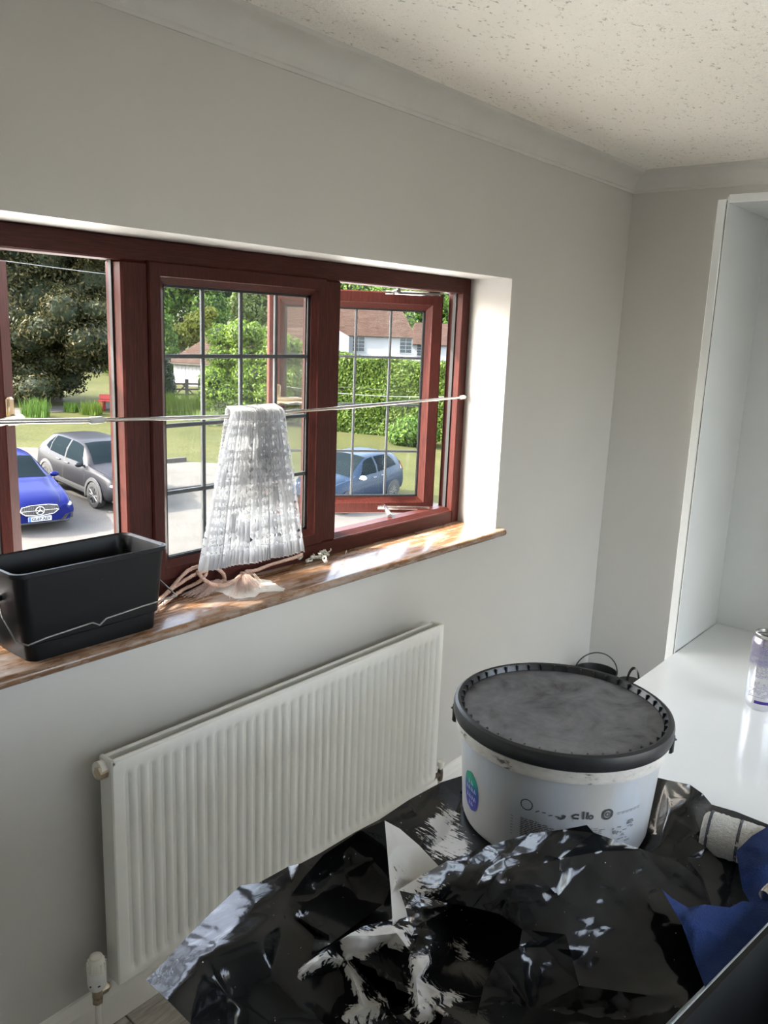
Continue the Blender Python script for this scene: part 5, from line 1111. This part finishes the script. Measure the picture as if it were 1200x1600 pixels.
for sd in (1, -1):
    c.patch(((-1.50, 6.5), (-1.28, 6.25), (-1.22, 8.0), (-1.30, 7.6)), sd, .006, 'quarter_window', M['carglass']); c.patch(((-1.22, 6.2), (-.38, 6.2), (-.34, 8.25), (-1.16, 8.1)), sd, .006, 'side_window', M['carglass']); c.patch(((-.28, 6.2), (.70, 6.3), (.36, 8.1), (-.24, 8.25)), sd, .006, 'side_window', M['carglass'])
    for q in (((-.345, 3.2), (-.325, 3.2), (-.285, 8.3), (-.30, 8.3)), ((-1.25, 5.0), (-1.235, 5.0), (-1.19, 8.2), (-1.205, 8.2)), ((.86, 3.2), (.875, 3.2), (.88, 6), (.865, 6))): c.patch(q, sd, .003, 'door_seam', M['blackrub'], 2, 14)
    c.patch(((-.95, 2.2), (.95, 2.2), (.95, 3.3), (-.95, 3.3)), sd, .012, 'sill_cladding', M['clad']); 
    for hx in (-.62, -.12): h_ = MB(); p = c.pos(hx, 5.2, sd); h_.box(-.10, .10, -.02, .02, -.015, .015, .008); h_.v = [(x+p.x, y+p.y+.015*sd, z+p.z) for x, y, z in h_.v]; h_.obj('door_handle', M['alloy'], c.o)
    hlamp(c, 2.02, sd*.62, .70, .16, .17, .055); c.patch(((-2.13, 5.0), (-1.9, 5.2), (-1.9, 6.0), (-2.12, 6.0)), sd, .010, 'tail_lamp', M['redlamp'])
b = MB(); b.box(2.10, 2.20, -.52, .52, .34, .60, .03); b.obj('grille', M['blackrub'], c.o); b = MB(); b.box(2.0, 2.19, -.74, .74, .26, .36, .03); b.obj('bumper', M['clad'], c.o)
# blue saloon
SAL = [(-2.45, .40, .70, .60, .84, .66, .92, .50), (-2.36, .30, .84, .60, .92, .76, 1.0, .58), (-1.9, .24, .90, .62, .95, .82, 1.06, .58), (-1.45, .22, .92, .62, .95, .84, 1.25, .56), (-.9, .21, .925, .60, .94, .85, 1.42, .57), (-.2, .21, .925, .60, .93, .86, 1.455, .59), (.25, .21, .925, .60, .92, .86, 1.40, .60), (.75, .21, .925, .60, .915, .86, 1.16, .66), (1.05, .21, .925, .60, .91, .85, 1.02, .72), (1.4, .21, .92, .58, .89, .83, .985, .66), (1.9, .22, .905, .56, .84, .79, .925, .58), (2.2, .23, .87, .53, .77, .75, .84, .54), (2.36, .25, .80, .50, .70, .69, .745, .48), (2.42, .28, .72, .48, .64, .62, .66, .44)]
pl = ong(62, 806, .42); md = np.array([-.16, -1.]); md /= np.linalg.norm(md); mc = pl[:2]-md*2.46*CS
c = Car('car', 'glossy blue saloon car facing the house with a star badge grille', SAL, carpaint('blue_paint', (.0035, .006, .055), .45), mc, md); c.build((-1.45, 1.50), .335, (.70, .99, .88))
for sd in (1, -1):
    c.patch(((.22, 9.0), (1.0, 8.8), (1.0, 11), (.22, 11)), sd, .006, 'windscreen', M['carglass']); c.patch(((-1.7, 9.1), (-1.0, 9.0), (-1.0, 11), (-1.7, 11)), sd, .006, 'rear_window', M['carglass'])
    c.patch(((-1.25, 6.25), (-.40, 6.2), (-.36, 8.2), (-.95, 8.1)), sd, .006, 'side_window', M['carglass']); c.patch(((-.30, 6.2), (.72, 6.3), (.34, 8.1), (-.26, 8.2)), sd, .006, 'side_window', M['carglass'])
    hlamp(c, 2.23, sd*.665, .625, .17, .15, .085)
    b = MB(); b.add([(2.36, sd*.46, .30), (2.30, sd*.76, .33), (2.33, sd*.75, .46), (2.40, sd*.60, .42)], [(0, 1, 2, 3)]); b.prism([(2.36, sd*.46, .28), (2.29, sd*.79, .31), (2.31, sd*.79, .46), (2.37, sd*.60, .42)], (.09, 0, 0)); b.obj('air_intake', M['blackrub'], c.o, fixn=True)
NX = 2.44
gp_ = [(-.44, .56), (-.40, .66), (-.2, .695), (.2, .695), (.40, .66), (.44, .56), (.32, .47), (0, .435), (-.32, .47)]
b = MB(); b.prism([(NX-.03, y, z) for y, z in gp_], (.03, 0, 0)); gr_ = b.obj('grille', plain('grille_black', (.02, .02, .022), .4), c.o, fixn=True)
b = MB(); pts = [(NX+.004, y, z) for y, z in gp_]; b.tube(pts+[pts[0]], .012, 6); b.obj('grille_surround', M['chrome'], gr_, smooth=50)
b = MB()
for y in np.linspace(-.38, .38, 20):
    for z in (.50, .53, .60, .63, .66):
        if abs(y) > .11 and (z > .48+abs(y)*.05) and (z < .70-abs(y)*.08): b.box(NX-.002, NX+.008, y-.008, y+.008, z-.006, z+.006)
b.obj('grille_studs', M['alloy'], gr_)
MB().box(NX-.002, NX+.018, -.42, .42, .556, .578, .004).obj('grille_bar', M['chrome'], gr_)
bm_ = MB(); ring = [(NX+.026, .095*math.cos(t*math.pi/12), .567+.095*math.sin(t*math.pi/12)) for t in range(25)]; bm_.tube(ring, .012, 8, False)
for k in range(3):
    a = math.pi/2+k*2*math.pi/3; tip = (NX+.028, .093*math.cos(a), .567+.093*math.sin(a)); l_ = (NX+.028, .020*math.cos(a+1.05), .567+.020*math.sin(a+1.05)); r_ = (NX+.028, .020*math.cos(a-1.05), .567+.020*math.sin(a-1.05)); bm_.add([tip, l_, (NX+.040, 0, .567), r_], [(0, 1, 2), (0, 2, 3)])
bm_.obj('star_badge', M['chrome'], c.o, smooth=40)
b = MB(); b.lathe([(0, NX+.010), (.10, NX+.010), (.10, NX)], 24, (0, 0, .567), 'x'); b.obj('badge_backing', M['blackrub'], c.o)
b = MB(); b.box(NX-.02, NX+.028, -.262, .262, .315, .425, .004); npo = b.obj('number_plate', plain('plate_white', (.27, .27, .27), .4), c.o)
MB().box(NX+.0285, NX+.0295, -.26, -.21, .318, .422).obj('blue_flash', plain('plate_blue', (.02, .08, .45), .4), npo)
tc_ = bpy.data.curves.new('plate_text', 'FONT'); tc_.body = 'GL69 AEV'; tc_.size = .098; tc_.align_x = 'CENTER'; tc_.align_y = 'CENTER'; tc_.extrude = .001; tc_.offset = .0022
to = bpy.data.objects.new('plate_text', tc_); COL.objects.link(to); bpy.context.view_layer.update()
tme = bpy.data.meshes.new_from_object(to.evaluated_get(bpy.context.evaluated_depsgraph_get())); bpy.data.objects.remove(to); tme.materials.clear(); tme.materials.append(plain('plate_black', (.01, .01, .01), .5))
tme.transform(Matrix.Translation((NX+.0292, .02, .370)) @ Matrix(((0, 0, 1, 0), (1, 0, 0, 0), (0, 1, 0, 0), (0, 0, 0, 1)))); link('plate_lettering', tme, npo)
b = MB(); b.box(NX-.16, NX-.01, -.70, .70, .24, .30, .02); b.obj('bumper_lip', M['blackrub'], c.o)
# blue hatchback
HAT = [(-1.92, .40, .66, .60, .86, .60, .95, .44), (-1.84, .30, .78, .60, .95, .70, 1.15, .50), (-1.62, .26, .83, .62, .98, .76, 1.36, .53), (-1.2, .23, .855, .62, .97, .79, 1.45, .56), (-.6, .22, .86, .60, .94, .80, 1.475, .57), (0, .22, .86, .58, .92, .80, 1.45, .57), (.35, .22, .86, .58, .91, .80, 1.33, .59), (.75, .22, .86, .58, .90, .79, 1.10, .63), (1.0, .22, .86, .58, .88, .78, .98, .64), (1.4, .23, .84, .56, .83, .74, .91, .58), (1.7, .26, .78, .54, .74, .66, .80, .50), (1.84, .30, .66, .50, .64, .54, .66, .40)]
hr_ = ong(615, 782, 0.); hf_ = ong(520, 802, 0.); hdv = np.array([-1., -.13]); hdv /= np.linalg.norm(hdv); hlft = np.array([-hdv[1], hdv[0]])
hc = hr_[:2]+hdv*1.25*CS-hlft*.86*CS
c = Car('car', 'small slate blue hatchback seen through the open leaded sash', HAT, carpaint('slate_blue_paint', (.010, .019, .035), .45), hc, hdv); c.mirror_mat = plain('silver_mirror_shell', (.7, .7, .72), .25, .4); c.build((-1.18, 1.25), .305, (.62, .96, .81))
for sd in (1, -1):
    c.patch(((.06, 9.0), (.94, 8.8), (.94, 11), (.06, 11)), sd, .006, 'windscreen', M['carglass']); c.patch(((-1.74, 9.1), (-1.45, 9.0), (-1.45, 11), (-1.74, 11)), sd, .006, 'rear_window', M['carglass'])
    c.patch(((-1.38, 6.45), (-.36, 6.2), (-.32, 8.3), (-1.05, 8.2)), sd, .006, 'side_window', M['carglass']); c.patch(((-.26, 6.2), (.60, 6.3), (.22, 8.1), (-.22, 8.3)), sd, .006, 'side_window', M['carglass'])
    for q in (((-.315, 3.2), (-.297, 3.2), (-.26, 8.3), (-.28, 8.3)),): c.patch(q, sd, .003, 'door_seam', M['blackrub'], 2, 14)
    for hx in (-.52, -.10): h_ = MB(); p = c.pos(hx, 5.2, sd); h_.box(-.09, .09, -.02, .02, -.014, .014, .008); h_.v = [(x+p.x, y+p.y+.014*sd, z+p.z) for x, y, z in h_.v]; h_.obj('door_handle', M['alloy'], c.o)
    c.patch(((-1.86, 5.0), (-1.60, 5.2), (-1.66, 7.0), (-1.82, 7.0)), sd, .010, 'tail_lamp', M['redlamp']); hlamp(c, 1.64, sd*.58, .66, .16, .14, .08)
